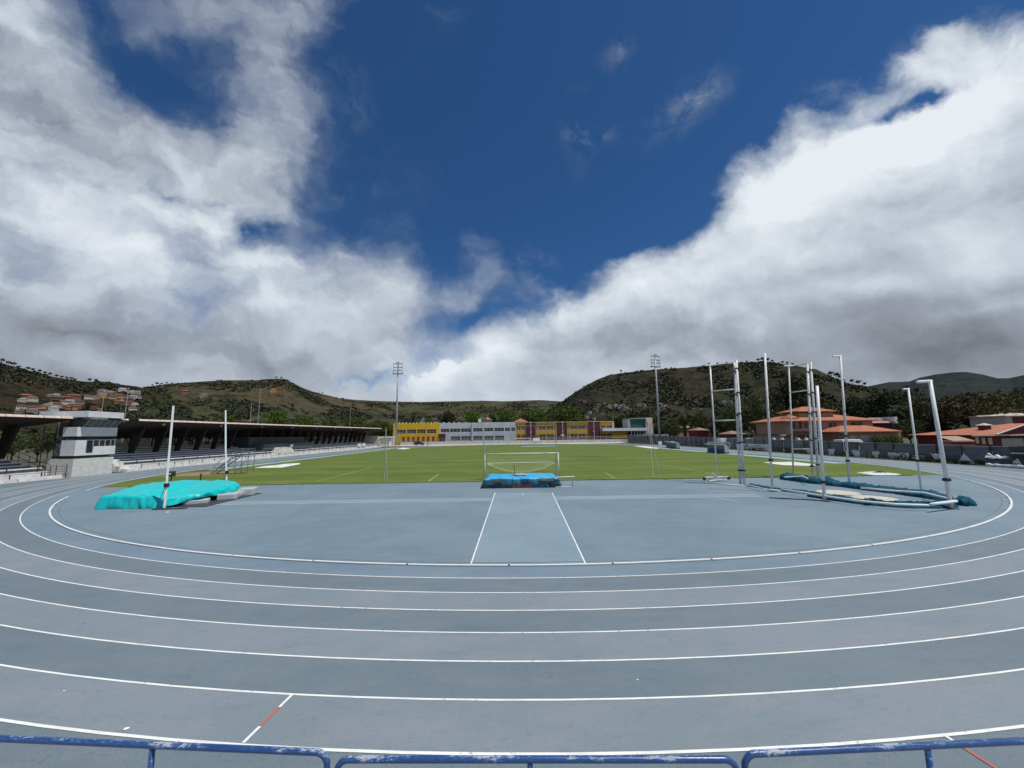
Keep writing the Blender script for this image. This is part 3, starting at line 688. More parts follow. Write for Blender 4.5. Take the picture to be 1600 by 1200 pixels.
# control box halfway along the stand, player tunnel and boards
pb=thing('press_box','dark grey-green boxed enclosure built into the middle of the long grandstand','press box',(-62,100,0))
M['greenpanel']=mat('grey_green_panel',(.07,.10,.10),(.05,.075,.075),1.,.6)
a=MB(); a.box(-64,-61.2,99,124,1.85,3.35); a.build('panel',M['greenpanel'],pb)
a=MB(); a.box(-69,-64.02,97.5,124,2.6,5.1); a.build('cabin',M['darksteel'],pb)
a=MB(); a.box(-61.18,-61.1,111,112.4,2.4,3.0); a.build('notice_board',M['white'],pb)
M['plastic']=mat('clear_plastic_sheet',(.50,.50,.47),(.34,.34,.33),1.5,.35)
pt=thing('player_tunnel','sloping plastic-covered players tunnel at the foot of the long grandstand','tunnel',(-59,104,0))
a=MB(); a.add([(-58.6,101.5,.4),(-58.6,109.5,.4),(-61.5,109.5,.4),(-61.5,101.5,.4),(-59.4,104,2.2),(-59.4,108.6,2.2),(-61.5,108.6,2.4),(-61.5,104,2.4)],[(0,1,5,4),(1,2,6,5),(2,3,7,6),(3,0,4,7),(4,5,6,7)]); a.build('cover',M['plastic'],pt)
a=MB()
for y in (101.5,104,106.3,108.6): a.tube([(-58.5,y if y>102 else 101.5,.42),(-58.5,y if y>102 else 101.6,1.25)],.035,6)
a.build('frame',M['darksteel'],pt)
for i,y in enumerate((158,163)):
    a=MB(); a.box(-60.1,-60.0,y,y+3.6,.95,2.1); bd=a.build('advertising_board',M['white']); tag(bd,['white board on the stand wall, the nearer of the two close to the stand end','white board on the stand wall, the farther of the two close to the stand end'][i],'board',group='white boards on the stand wall')
# ---------------- judges tower ----------------
M['tw']=mat('tower_render',(.64,.66,.68),(.56,.58,.60),.9,.8,c3=(.36,.37,.38),s3=3.,m3=(.6,.8))
M['twb']=mat('tower_base_block',(.60,.60,.58),(.50,.50,.48),1.5,.85,stretch=(1,1,2.6))
M['door']=mat('maroon_door',(.16,.05,.06),(.13,.04,.05),2,.6)
tw=thing('control_tower','grey concrete control tower between the two grandstands','tower',(-58,53.2,0))
a=MB(); a.box(-61.5,-58,53.2,58.5,-.02,2.42); a.build('base',M['twb'],tw)
a=MB(); a.box(-61.2,-58.35,53.5,58.2,2.42,2.82); a.build('dark_band',M['glass'],tw)
a=MB()
a.box(-59.9,-58,53.2,54.55,2.82,4.9); a.box(-59.9,-58,55.55,58.6,2.82,4.02); a.box(-59.9,-58,54.55,55.55,2.82,3.12)
a.box(-59.9,-59.75,54.55,58.6,3.12,5.4); a.build('lower_storey',M['tw'],tw)
w=MB(); w.box(-59.6,-58.15,53.35,58.5,4.92,5.42); w.box(-59.6,-58.12,55.56,58.55,4.03,4.92); w.box(-59.5,-58.1,54.57,55.54,3.13,4.92); w=w.build('window',M['glass'],tw)
f=MB()
for y in (54.6,55.5,56.3,57.1,57.9,58.5): f.box(-58.1,-58.04,y-.05,y+.05,4.03 if y>55.4 else 3.13,4.9)
f.box(-58.1,-58.04,54.55,58.6,4.86,4.94); f.build('frame',M['steel'],w)
a=MB(); a.box(-59.9,-58,53.2,58.6,5.42,6.68); a.build('parapet',M['tw'],tw)
a=MB(); a.add([(-58.1,53.9,6.68),(-58.1,58.3,6.68),(-57.2,58.3,7.75),(-57.2,53.9,7.75),(-60,53.9,6.68),(-60,58.3,6.68),(-60,58.3,7.75),(-60,53.9,7.75)],[(0,1,2,3),(0,3,7,4),(1,5,6,2),(3,2,6,7)]); gl=a.build('slanted_window',mat('tower_glass',(.075,.08,.07),(.055,.06,.055),1,.15),tw)
f=MB()
for i in range(6):
    y=53.9+4.4*i/5; f.tube([(-58.08,y,6.68),(-57.17,y,7.77)],.035,5)
f.build('frame',M['steel'],gl)
a=MB(); a.box(-60,-57.25,53.95,58.2,7.75,8.02); a.build('upper_window',M['glass'],tw)
a=MB(); a.box(-57.24,-57.18,53.95,56.2,7.78,7.98); a.build('blind',M['tw'],tw)
a=MB(); a.box(-63.5,-56.9,53.3,58.2,8.02,8.85); a.build('roof_slab',M['tw'],tw)
a=MB(); a.tube([(-57.4,58.2,7.95),(-57.3,59,7.9)],.06,6); a.ball((-57.25,59.1,7.85),.2,.2,.16); a.build('lamp',M['white'],tw)
a=MB(); a.box(-62.9,-59.9,55.2,58.4,-.02,7.9); a.box(-59.9,-59.8,53.9,55.2,-.02,8.0); a.build('rear_volume',M['tw'],tw)
a=MB(); a.box(-62.6,-61.4,55.1,55.19,5.5,7.5); a.build('door',M['door'],tw)
st=MB()
for k in range(4):                                       # steel stair climbing the side facing us
    z0=k*1.55; xa,xb=(-60.2,-62.6) if k%2==0 else (-62.6,-60.2); y=54.0 if k%2==0 else 54.8
    for yy in (y-.33,y+.33): st.tube([(xa,yy,z0),(xb,yy,z0+1.5)],.05,5); st.tube([(xa,yy,z0+.95),(xb,yy,z0+2.45)],.03,5)
    for i in range(7): 
        f_=(i+.5)/7; st.box(min(xa+(xb-xa)*f_-.13,xa+(xb-xa)*f_+.13),max(xa+(xb-xa)*f_-.13,xa+(xb-xa)*f_+.13),y-.32,y+.32,z0+1.5*f_-.03,z0+1.5*f_)
    st.box(xb-.5,xb+.5,53.7,55.1,z0+1.46,z0+1.52)
for x in (-60.0,-62.9):
    for y in (53.65,55.1): st.tube([(x,y,0),(x,y,6.9)],.05,6)
st.build('staircase',M['darksteel'],tw)
gt=thing('stair_railing','dark steel railing beside the steps left of the tower','railing',(-59,52,0))
a=MB()
for i in range(4):
    z=.35+i*.32; a.tube([(-58.5,50.6,z+.2),(-58.5,53.0,z+.2)],.03,5)
for y in (50.6,51.8,53.0): a.tube([(-58.5,y,0),(-58.5,y,1.75)],.04,6)
for z in (1.,1.7): a.tube([(-59,51.6,z),(-66,52.2,z+2.6)],.035,5)
for i in range(5): a.tube([(-59-1.6*i,51.6+.14*i,.4+.5*i),(-59-1.6*i,51.6+.14*i,1.7+.58*i)],.035,5)
a.build('rail',M['darksteel'],gt)
# ---------------- far school building ----------------
YB=222.; HB=ay(800,659.5,YB).z
def bx(px): return ay(px,680,YB).x
def bz(py): return ay(800,py,YB).z
M['yellow']=mat('yellow_render',(.72,.43,.022),(.64,.37,.02),.25,.8,c3=(.55,.30,.02),s3=1.5,m3=(.62,.8))
M['yellow2']=mat('ochre_render',(.55,.33,.03),(.48,.28,.03),.25,.8)
M['greywhite']=mat('pale_grey_render',(.52,.55,.60),(.44,.47,.52),.2,.8)
M['maroon']=mat('maroon_render',(.10,.018,.035),(.08,.014,.028),.25,.75)
M['red_shutter']=mat('red_shutter',(.24,.035,.02),(.18,.03,.02),1,.7)
def block(t,mt,x0,x1,y_off=0.,rows=(),z1=None,dep=14,name='wall'):
    """wall between picture columns x0..x1 with window openings cut as (top px, bottom px, [(xa,xb),..])"""
    X0,X1=bx(x0),bx(x1); Z1=z1 or HB; y=YB+y_off; m=MB()
    zc=0.
    cuts=sorted([(bz(b),bz(a),w) for a,b,w in rows])
    for z0,z2,ws in cuts:
        m.box(X0,X1,y,y+.4,zc,z0); x=X0
        for wa,wb in ws:
            A,B=bx(wa),bx(wb); m.box(x,A,y,y+.4,z0,z2); x=B
        m.box(x,X1,y,y+.4,z0,z2); zc=z2
    m.box(X0,X1,y,y+.4,zc,Z1); m.box(X0,X1,y+.4,y+dep,0,Z1-.15)
    m.build(name,mt,t)
    for z0,z2,ws in cuts:
        for wa,wb in ws:
            A,B=bx(wa),bx(wb); f=MB(); n=max(2,round((B-A)/1.8))
            for i in range(n+1):
                X=A+(B-A)*i/n; f.box(X-.05,X+.05,y+.12,y+.2,z0,z2)
            f.box(A,B,y+.11,y+.21,z0-.02,z0+.16); f.box(A,B,y+.11,y+.21,z2-.12,z2)
            if (z2-z0)>2.2: f.box(A,B,y+.13,y+.19,z0+(z2-z0)*.36,z0+(z2-z0)*.36+.12)
            f=f.build('window',M['greywhite'],t)
            g2=MB(); g2.box(A,B,y+.25,y+.3,z0,z2); g2.build('pane',M['glass'],f)
yb=thing('yellow_building','bright yellow two-storey block with small red shuttered windows behind the far bend','building',(bx(614),YB,0))
block(yb,M['yellow'],614,686.5,0,[(669,675.8,[(618.5,634),(635.5,650),(651.5,665),(667,681.5)])])
for i in range(7):
    A=bx(628.6+7.75*i); B=bx(632.6+7.75*i); a=MB(); a.box(A,B,YB-.06,YB-.005,bz(688),bz(680.3)); sh=a.build('shutter',M['red_shutter'],yb)
gb=thing('grey_building','pale grey two-storey school block joined to the right of the yellow block','building',(bx(687),YB,0))
block(gb,M['greywhite'],686.6,737,.25,[(668.5,674.5,[(688.5,702),(703,719),(720,735.5)]),(680.5,687.5,[(704.5,719),(720.5,735.5)])])
block(gb,M['greywhite'],737.1,806,-.2,[(668,674,[(739.5,754),(756,771),(772.5,787.5),(789,797),(799,805)]),(680.5,687.5,[(739.5,754),(756,771),(773,787.5)])])
a=MB(); a.box(bx(685.8),bx(696),YB-.9,YB+.2,bz(683),bz(676.5)); a.build('porch',M['maroon'],gb)
a=MB(); a.box(bx(686.2),bx(695.6),YB+.1,YB+.2,0,bz(683)); a.build('door',M['glass'],gb)
cb=thing('striped_building','two-storey school block banded in ochre with maroon panels right of the grey block','building',(bx(806),YB,0))
for i,(x0,x1,kind) in enumerate([(806.1,822,'y'),(822,837,'m'),(837,870,'y'),(870,886,'m'),(886,920,'y'),(920,938,'m'),(938,957.5,'y')]):
    if kind=='m': block(cb,M['maroon'],x0,x1,-.35,z1=bz(660.8),name='maroon_panel')
    else:
        W_=[(x0+1.2,(x0+x1)/2-.7),((x0+x1)/2+.7,x1-1.2)]
        if x1-x0>25: W_=[(x0+1,x0+3.5),(x0+5,(x0+x1)/2-.6),((x0+x1)/2+.6,x1-5),(x1-3.6,x1-1)]
        block(cb,M['yellow2'],x0,x1,0,[(666.3,672.6,W_),(679,688.5,W_)],z1=bz(660.8))
a=MB(); a.box(bx(806),bx(960),YB-.5,YB+14,bz(660.8),bz(660)); a.build('roof_edge',M['concrete_pale'],cb)
a=MB(); a.box(bx(957.5),bx(960),YB-.4,YB+13,0,bz(660.8)); a.build('end_wall',M['concrete_pale'],cb)
for nm,t_,xs in (('a',yb,[617+5.6*i for i in range(13)]),('b',gb,[693,701,709,717,727])):
    for x in xs:
        a=MB(); X=bx(x); a.box(X-.3,X+.3,YB+.5,YB+1.2,HB-.1,HB+.45); a.build('roof_vent',M['white'],t_)
for i,px in enumerate((829.5,879.5,928.5)):
    lp=thing('wall_lamp_post',['thin pale lamp post before the first maroon panel from the left','thin pale lamp post before the middle maroon panel','thin pale lamp post before the maroon panel nearest the canopy'][i],'lamp post',(bx(px),YB-3,0),group='lamp posts along the striped facade')
    a=MB(); X=ay(px,680,YB-3).x; lp.location.x=X; WM[lp.name]=Matrix.Translation((X,YB-3,0)); a.tube([(X,YB-3,0),(X,YB-3,HB-.6)],.11,6); a.build('pole',M['white'],lp)
    a=MB(); a.tube([(X,YB-3,HB-.6),(X,YB-3.6,HB-.2)],.07,6); a.ball((X,YB-3.7,HB-.2),.28,.2,.15); a.ball((X,YB-3,bz(676)),.3,.3,.3); a.build('lamp_head',M['white'],lp)
pv=thing('glazed_pavilion','pavilion with teal glazed upper room, grey canopy and rusty white end wall','building',(bx(980),YB,0))
a=MB(); a.box(bx(938.5),bx(1005.5),YB-6,YB+3,bz(675.5),bz(671.2)); a.build('canopy',M['tw'],pv)
a=MB(); a.box(bx(956),bx(979),YB-.5,YB,0,bz(676)); a.build('wall',M['yellow2'],pv)
M['teal']=mat('teal_glass',(.025,.10,.095),(.03,.13,.12),.8,.2); M['rusty']=mat('rust_streaked_wall',(.62,.60,.54),(.50,.47,.40),.35,.85,c3=(.30,.15,.07),s3=.9,m3=(.53,.62),stretch=(1,1,.14))
a=MB(); a.box(bx(979),bx(1005.3),YB-4,YB+6,bz(670.8),bz(657.5)); g3=a.build('upper_glazing',M['teal'],pv)
a=MB()
for i in range(7): X=bx(979+4.37*i); a.box(X-.07,X+.07,YB-4.1,YB-4.01,bz(670.8),bz(657.5))
a.build('mullion',M['darksteel'],g3)
a=MB(); a.box(bx(978.2),bx(981.5),YB-4.6,YB+6,bz(671),bz(656.5)); a.box(bx(978.2),bx(1006),YB-4.6,YB+6.2,bz(657.4),bz(656)); a.build('roof',M['concrete'],pv)
a=MB(); a.box(bx(1005.5),bx(1016),YB-5.2,YB+6.5,bz(681),bz(655.6)); a.box(bx(1006.5),bx(1009),YB-5.1,YB-4,0,bz(681)); a.build('end_wall',M['rusty'],pv)
a=MB(); a.box(bx(981),bx(1005),YB-1,YB,0,bz(676)); g4=a.build('lower_glazing',M['glass'],pv)
a=MB()
for i in range(6): X=bx(982+4.4*i); a.box(X-.1,X+.1,YB-5.6,YB-5.4,0,bz(675.6))
a.build('column',M['white'],pv)
rb=thing('red_house','small dark red house between the rusty end wall and the floodlight pole','house',(bx(1019),YB+8,0))
a=MB(); a.box(bx(1014.5),bx(1024),YB+8,YB+18,0,bz(662)); a.build('wall',M['maroon'],rb); a=MB(); a.box(bx(1014),bx(1024.5),YB+7.4,YB+18,bz(662),bz(660.5)); a.build('roof',mat('faded_red_roof',(.30,.10,.07),(.22,.08,.06),1,.8),rb)
a=MB(); a.box(bx(1017),bx(1021),YB+7.9,YB+7.98,bz(684),bz(679)); a.build('window',M['white'],rb)
# orange tiled roofs and dish behind
M['tiles']=mat('clay_roof_tiles',(.40,.135,.065),(.30,.10,.05),.9,.8,c3=(.46,.22,.13),s3=3.,m3=(.55,.7),stretch=(1,1,1))
M['tile_lines']=M['tiles']
def hip(t,x0,x1,y0,y1,z0,h,mt,inset=None,name='roof',th=.25):
    i=inset if inset is not None else (y1-y0)/2; i2=min(i,(x1-x0)/2); cy=(y0+y1)/2; m=MB()
    m.add([(x0,y0,z0),(x1,y0,z0),(x1,y1,z0),(x0,y1,z0),(x0,y0,z0+th),(x1,y0,z0+th),(x1,y1,z0+th),(x0,y1,z0+th),(x0+i2,cy,z0+th+h),(x1-i2,cy,z0+th+h)],
          [(0,3,2,1),(0,1,5,4),(1,2,6,5),(2,3,7,6),(3,0,4,7),(4,5,9,8),(5,6,9),(6,7,8,9),(7,4,8)]); return m.build(name,mt,t)
oh=thing('orange_house','small house with orange tiled roof showing above the joint of grey and ochre facades','house',(bx(818),YB+24,0))
a=MB(); a.box(bx(805),bx(822),YB+24,YB+34,0,bz(658)); a.build('wall',M['concrete_pale'],oh)
hip(oh,ay(803,660,246).x,ay(825,660,246).x,YB+23,YB+35,ay(815,659.5,246).z,ay(815,654,246).z-ay(815,659.5,246).z,M['tiles'])
oh2=thing('white_house','pale house with a chimney between the dish and the dome-shaped tree','house',(bx(765),YB+24,0))
a=MB(); a.box(ay(759,655,246).x,ay(768,655,246).x,YB+24,YB+32,0,ay(763,656,246).z); a.build('wall',mat('pinkish_render',(.52,.36,.29),(.46,.32,.26),1,.8),oh2)
hip(oh2,ay(758,655,246).x,ay(769,655,246).x,YB+23.5,YB+32.5,ay(763,656,246).z,1.,M['tiles']); a=MB(); X=ay(762,650,246).x; a.box(X-.5,X+.5,YB+26,YB+27,ay(763,656,246).z,ay(763,652,246).z); a.build('chimney',M['white'],oh2)
sd=thing('satellite_dish','round white satellite dish on the roof of the grey block','dish',(bx(749.5),YB+3,HB-.15))
X=bx(749.5); a=MB(); 
vs=[];fs=[];n=18
for i in range(5):
    r=1.0*i/4
    for j in range(n): w_=2*math.pi*j/n; vs.append((X+r*math.cos(w_),YB+2.6-.35*(r*r),HB+1.45+r*math.sin(w_)))
for i in range(4):
    for j in range(n): fs.append((i*n+j,i*n+(j+1)%n,(i+1)*n+(j+1)%n,(i+1)*n+j))
a.add(vs,fs); a.build('dish',M['white'],sd,smooth=True)
a=MB(); a.tube([(X,YB+2.8,HB-.2),(X,YB+2.65,HB+1.4)],.08,6); a.build('mast',M['steel'],sd)
# far low wall and its wire fence
pw=thing('boundary_wall','long low beige wall in front of the school behind the far bend','wall',(-60,213,0))
a=MB(); a.box(-57.5,84,212.6,213,-.02,1.75); a.build('wall',M['concrete_pale'],pw)
a=MB(); x=-57
while x<84: a.box(x-.05,x+.05,212.75,212.85,1.75,3.5); x+=3.2
for z in (2.6,3.45): a.tube([(-57,212.8,z),(84,212.8,z)],.03,4)
a.build('wire_railing',M['steel'],pw)
a=MB(); a.box(-57.4,82,210.6,211.4,-.02,.30); a.build('step',M['whitewash'],pw)
lh=thing('store_shed','low beige shed with white roof edge between the stand end and the yellow block','shed',(-66,205,0))
a=MB(); a.box(ay(592,690,205).x,ay(612,690,205).x,205,212,-.02,ay(600,684,205).z); a.build('wall',M['concrete_pale'],lh)
a=MB(); a.box(ay(591,690,205).x,ay(612.5,690,205).x,204.4,212.3,ay(600,684,205).z,ay(600,682,205).z); a.build('roof',M['whitewash'],lh)
a=MB(); a.box(ay(608,690,205).x,ay(611,690,205).x,204.5,204.9,0,2.3); a.build('door',M['white'],lh)
# ---------------- floodlight masts ----------------
def mast(label,px,pyb,pyt,Y,tilt):
    b=ay(px[0],690,Y); top=ay(px[1],pyt,Y); t=thing('floodlight_mast',label,'floodlight',(b.x,Y,0),tilt,group='tall floodlight masts'); Hh=top.z
    mw=WM[t.name]; T=lambda x,y,z: mw@Vector((x,y,z))
    m=MB(); m.tube([T(0,0,0),T(0,0,Hh*.5),T(0,0,Hh)],[.62,.48,.26],12); m.build('pole',M['steel'],t,smooth=True)
    m=MB(); m.box(-2.7,2.7,-.6,.6,Hh-6.5,Hh-6.2,mw); 
    for x in (-2.7,2.7):
        for z in (0,.9): m.tube([T(x,-.6,Hh-6.2),T(x,-.6,Hh-5.2)],.05,5)
    m.tube([T(-2.7,-.6,Hh-5.2),T(2.7,-.6,Hh-5.2)],.05,5); m.build('platform',M['darksteel'],t)
    m=MB()
    for z in (-4.4,-2.9,-.9): m.tube([T(-2.4,0,Hh+z),T(2.4,0,Hh+z)],.09,6)
    for x in (-2.35,2.35): m.tube([T(x,0,Hh-6.2),T(x,0,Hh-.7)],.07,5)
    m.build('rack',M['darksteel'],t)
    for z in (-4.4,-2.9,-.9,-.1):
        for x in (([-2.1,-1.4,-.7,.7,1.4,2.1]) if z>-4 and z<-.5 else ([-2.1,-1.2,1.2,2.1] if z<-4 else [-.5,.5])):
            l=MB(); c=T(x,-.45,Hh+z); l.ball(c,.36,.28,.36,8,6); l=l.build('lamp',M['steel'],t,smooth=True)
            l2=MB(); l2.tube([T(x,-.62,Hh+z-.06),T(x,-.80,Hh+z-.12)],[.30,.34],10); l2.build('lens',M['white'],l)
    return t
mast('tall floodlight mast in front of the yellow building',(618.8,625.2),695,566,206,0)
mast('tall floodlight mast rising against the right hill beside the palms',(1031.5,1021.5),692,554,191,.25)
for i,(px,yt,Y,lab) in enumerate([(407,607,150,'tall bare white pole behind the stand roof, taller of two there'),(393,631,150,'short thin pole behind the stand roof left of the tall bare pole'),(548,634,210,'thin pale pole behind the far part of the stand roof'),(200.5,607,80,'thin pale mast behind the right side of the tower'),(163,612,84,'thin brownish mast directly behind the tower roof')]):
    b=ay(px,yt,Y); a=MB(); a.tube([(b.x,Y,0),(b.x,Y,b.z)],[.14 if Y>100 else .09,.09 if Y>100 else .05],7); a.ball((b.x,Y,b.z),.16,.16,.1,6,4); a.build('mast_pole',M['steel'],label=lab,cat='pole',group='thin poles behind the stand')
# ---------------- guard rail in front of the camera ----------------
def rail_mat():
    m=D.materials.new('chipped_blue_paint'); m.use_nodes=True; h=G(m.node_tree); h.N.clear()
    out=h.n('ShaderNodeOutputMaterial'); p=h.n('ShaderNodeBsdfPrincipled'); h.L.new(p.outputs[0],out.inputs[0])
    tc=h.n('ShaderNodeTexCoord').outputs['Object']
    a=h.noise(h.v('MULTIPLY',tc,(1,2.5,2.5)).outputs[0],3.2,3,.5); b=h.noise(h.v('MULTIPLY',tc,(1,3,3)).outputs[0],26.,6,.75); c=h.noise(tc,90.,4,.7)
    nz=h.n('ShaderNodeNewGeometry'); sn=h.n('ShaderNodeSeparateXYZ'); h.L.new(nz.outputs['Normal'],sn.inputs[0])
    wear=h.m('ADD',h.m('MULTIPLY',a,.55),h.m('ADD',h.m('MULTIPLY',b,.75),h.m('MULTIPLY',sn.outputs[2],.10)))
    k=h.ss(wear,.785,.825); col=h.mix(h.ss(c,.35,.7),(.016,.058,.185,1),(.026,.080,.225,1))
    col=h.mix(h.ss(wear,.71,.79,0,.4),col,(.10,.19,.38,1)); col=h.mix(k,col,(.34,.38,.44,1))
    rs=h.ss(h.noise(tc,14.,4,.7),.68,.73); col=h.mix(rs,col,(.12,.055,.03,1))
    h.put(p.inputs['Base Color'],col); h.L.new(h.ss(k,0,1,.28,.65,'LINEAR'),p.inputs['Roughness'])
    bm=h.n('ShaderNodeBump'); bm.inputs['Strength'].default_value=.35; bm.inputs['Distance'].default_value=.0015; h.L.new(h.m('SUBTRACT',b,k),bm.inputs['Height']); h.L.new(bm.outputs[0],p.inputs['Normal'])
    return m
M['rail']=rail_mat(); RZ=3.2; RR=.0162
def rail(label,a,b,mids,ca=True,cb=True):
    a=Vector(a); b=Vector(b); d=(b-a).normalized(); t=thing('guard_rail',label,'railing',(a.x,a.y,2.1),group='blue guard rail panels')
    pts=[]; c=.06
    if ca:
        pts+=[a-Vector((0,0,1.05)),a-Vector((0,0,c))]
        for i in range(1,7): w=math.pi/2*i/6; pts.append(a+d*c*(1-math.cos(w))+Vector((0,0,-c+c*math.sin(w))))
    else: pts.append(a)
    n=24
    for i in range(1,n): pts.append(a.lerp(b,(i/n))+Vector((0,0,0)) if c<(b-a).length*i/n<(b-a).length-c else a.lerp(b,min(.98,max(.05,i/n))))
    if cb:
        for i in range(6): w=math.pi/2*i/6; pts.append(b-d*c*(1-math.sin(w))+Vector((0,0,-c+c*math.cos(w))))
        pts+=[b-Vector((0,0,c)),b-Vector((0,0,1.05))]
    else: pts.append(b)
    m=MB(); m.tube(pts,RR,20); m.build('top_rail',M['rail'],t,smooth=True)
    for f in mids:
        p=a.lerp(b,f); m=MB(); m.tube([p-Vector((0,0,.01)),p-Vector((0,0,1.05))],RR*.86,16); m.build('post',M['rail'],t,smooth=True)
    m=MB(); m.tube([a-Vector((0,0,.72)),b-Vector((0,0,.72))],RR*.8,14); m.build('lower_rail',M['rail'],t,smooth=True)
def rp_(x,y): 
    p=gp(x,y,RZ); return (p.x,p.y,RZ)
A0=Vector(rp_(0,1154)); A1=Vector(rp_(512,1176)); dA=(A1-A0)
B0=Vector(rp_(527,1186.5)); B1=Vector(rp_(1150,1186.5)); C0=Vector(rp_(1162,1178.5)); C1=Vector(rp_(1600,1158)); dC=C1-C0
q0=gp(238,1165,RZ).x; q1=gp(1447,1164,RZ).x; q2_=gp(828,1187,RZ).x
As=A0-dA*.35; Ce=C1+dC*.45
rail('left blue guard rail panel with long chipped patches, cut by the left picture edge',As,A1,[(q0-As.x)/(A1.x-As.x)],True,True)
rail('middle blue guard rail panel between the two double corner posts',B0,B1,[(q2_-B0.x)/(B1.x-B0.x)])
rail('right blue guard rail panel with pale worn top, cut by the right picture edge',C0,Ce,[(q1-C0.x)/(Ce.x-C0.x)])
te=MB(); te.box(-30,30,-8,2.55,-.02,2.14); te.build('spectator_terrace',M['concrete'],kind='structure')
# ---------------- tarpaulin-covered mats ----------------
def fabric(name,c1,c2,rough=.5,tr=.0):
    m=mat(name,c1,c2,1.3,rough,bump=1.,bscale=2.6,spec=.4,stretch=(1,1.6,.8)); return m
M['turq']=fabric('turquoise_tarpaulin',(.004,.50,.50),(.003,.44,.46),.42)
M['bluetop']=fabric('blue_tarpaulin',(.05,.38,.64),(.04,.32,.56),.5); M['tealskirt']=fabric('teal_tarpaulin_skirt',(.018,.120,.185),(.010,.075,.125),.5)
M['matgrey']=mat('grey_mat_vinyl',(.42,.44,.45),(.33,.35,.36),1,.6); M['matblack']=mat('black_mat_vinyl',(.018,.020,.024),None,1,.5)
M['matred']=mat('red_mat_vinyl',(.20,.02,.025),(.15,.016,.02),2,.5); M['matnavy']=mat('navy_mat_vinyl',(.02,.035,.12),(.015,.028,.09),2,.5)
def tarp(poly,hf,zbf,seed,nth=300,nr=48,fold=1.,out=.10,split=None):
    cx=sum(p[0] for p in poly)/len(poly); cy=sum(p[1] for p in poly)/len(poly); n=len(poly)
    def bnd(th):
        d=(math.cos(th),math.sin(th)); best=None
        for i in range(n):
            ax_,ay_=poly[i][0]-cx,poly[i][1]-cy; bx_,by_=poly[(i+1)%n][0]-cx,poly[(i+1)%n][1]-cy
            ex,ey=bx_-ax_,by_-ay_; det=d[0]*(-ey)-(-ex)*d[1]
            if abs(det)<1e-9: continue
            t=(ax_*(-ey)-(-ex)*ay_)/det; s=(d[0]*ay_-d[1]*ax_)/det
            if t>0 and -1e-6<=s<=1+1e-6: best=t if best is None else max(best,t)
        return best or 1.
    bs=[bnd(2*math.pi*j/nth) for j in range(nth)]
    for _ in range(2): bs=[(bs[j-1]+2*bs[j]+bs[(j+1)%nth])/4 for j in range(nth)]
    rad=[i/(nr*.6) for i in range(int(nr*.6)+1)]; sk=[i/(nr*.4) for i in range(1,int(nr*.4)+1)]
    vs=[]; mats=[]
    per=0; ps=[0]
    for j in range(nth):
        a=2*math.pi*j/nth; b=2*math.pi*((j+1)%nth)/nth; per+=math.hypot(bs[j]*math.cos(a)-bs[(j+1)%nth]*math.cos(b),bs[j]*math.sin(a)-bs[(j+1)%nth]*math.sin(b)); ps.append(per)
    def top(x,y):
        w=noise.ridged_multi_fractal(Vector((x*.42+seed,y*.55,seed)),1.,2.1,4,.9,2.)-1.
        w2=noise.noise(Vector((x*1.9,y*1.1,seed)))+.5*noise.noise(Vector((x*5,y*3,seed)))
        return hf(x,y)+.10*fold*w+.035*fold*w2+.03*fold*noise.noise(Vector((x*2.3+y*1.6,(x-y)*.5,seed+9)))
    for r in rad:
        for j in range(nth):
            a=2*math.pi*j/nth; x=cx+bs[j]*r*math.cos(a); y=cy+bs[j]*r*math.sin(a); z=top(x,y)
            e=max(0,(r-.93)/.07); z-=.10*e*e; vs.append((x,y,z))
    for s in sk:
        for j in range(nth):
            a=2*math.pi*j/nth; x0=cx+bs[j]*math.cos(a); y0=cy+bs[j]*math.sin(a); zt=top(x0,y0)-.10; zb=zbf(x0,y0)
            u=ps[j]; fo=noise.noise(Vector((u*1.1,s*.5,seed+3)))+.6*noise.noise(Vector((u*3.1,s*.9,seed)))
            fo=fo*(.18+.45*s)*fold+ .10*math.sin(u*2.3+2.5*noise.noise(Vector((u*.4,0,seed))))*s*fold
            o=out*math.sin(s*math.pi*.5)+fo*.55; x=x0+math.cos(a)*o; y=y0+math.sin(a)*o
            vs.append((x,y,max(.012,zt+(zb-zt)*s+ .05*fo*(1-s)+(.10*noise.noise(Vector((u*.9,2,seed))) if s==sk[-1] and zb>.03 else 0))))
    fs=[]; k=len(rad)+len(sk); mi=[]
    for i in range(k-1):
        for j in range(nth):
            j2=(j+1)%nth; fs.append((i*nth+j,i*nth+j2,(i+1)*nth+j2,(i+1)*nth+j)); mi.append(0 if i<len(rad)-(split or 0) else 1)
    return vs,fs,mi
# pole-vault bed
pvb=thing('pole_vault_mat','turquoise tarpaulin heaped over the pole vault landing bed','landing mat',(-26.5,32.5,0))
Pq=[(-29.1,28.75),(-24.4,28.7),(-23.2,30.4),(-22.75,33.9),(-25.9,37.1),(-33.0,37.2)]
def hq(x,y):
    b=.92+.42*math.exp(-(((x+27.6)/3.6)**2+((y-34.2)/2.6)**2))+.12*math.exp(-(((x+24.)/1.2)**2+((y-34.)/1.6)**2))
    b-=.30*math.exp(-(((x+24.6)/.9)**2+((y-29.9)/1.3)**2)); b-=.22*math.exp(-(((x+26.3)/.5)**2+((y-31.2)/2.2)**2)); return b
def zbq(x,y): return .012 if x<-24.6 or y>36 else .012+.42*min(1,(x+24.6)/1.3)
v,f,mi=tarp(Pq,hq,zbq,2.2,fold=.95); a=MB(); a.add(v,f); a.build('tarpaulin',M['turq'],pvb,smooth=True)
a=MB(); a.prism([(-28.4,29.6),(-24.2,29.6),(-23.4,33.8),(-26,36.2),(-31.4,36.2)],.04,.62); a.build('mattress',M['matblack'],pvb)
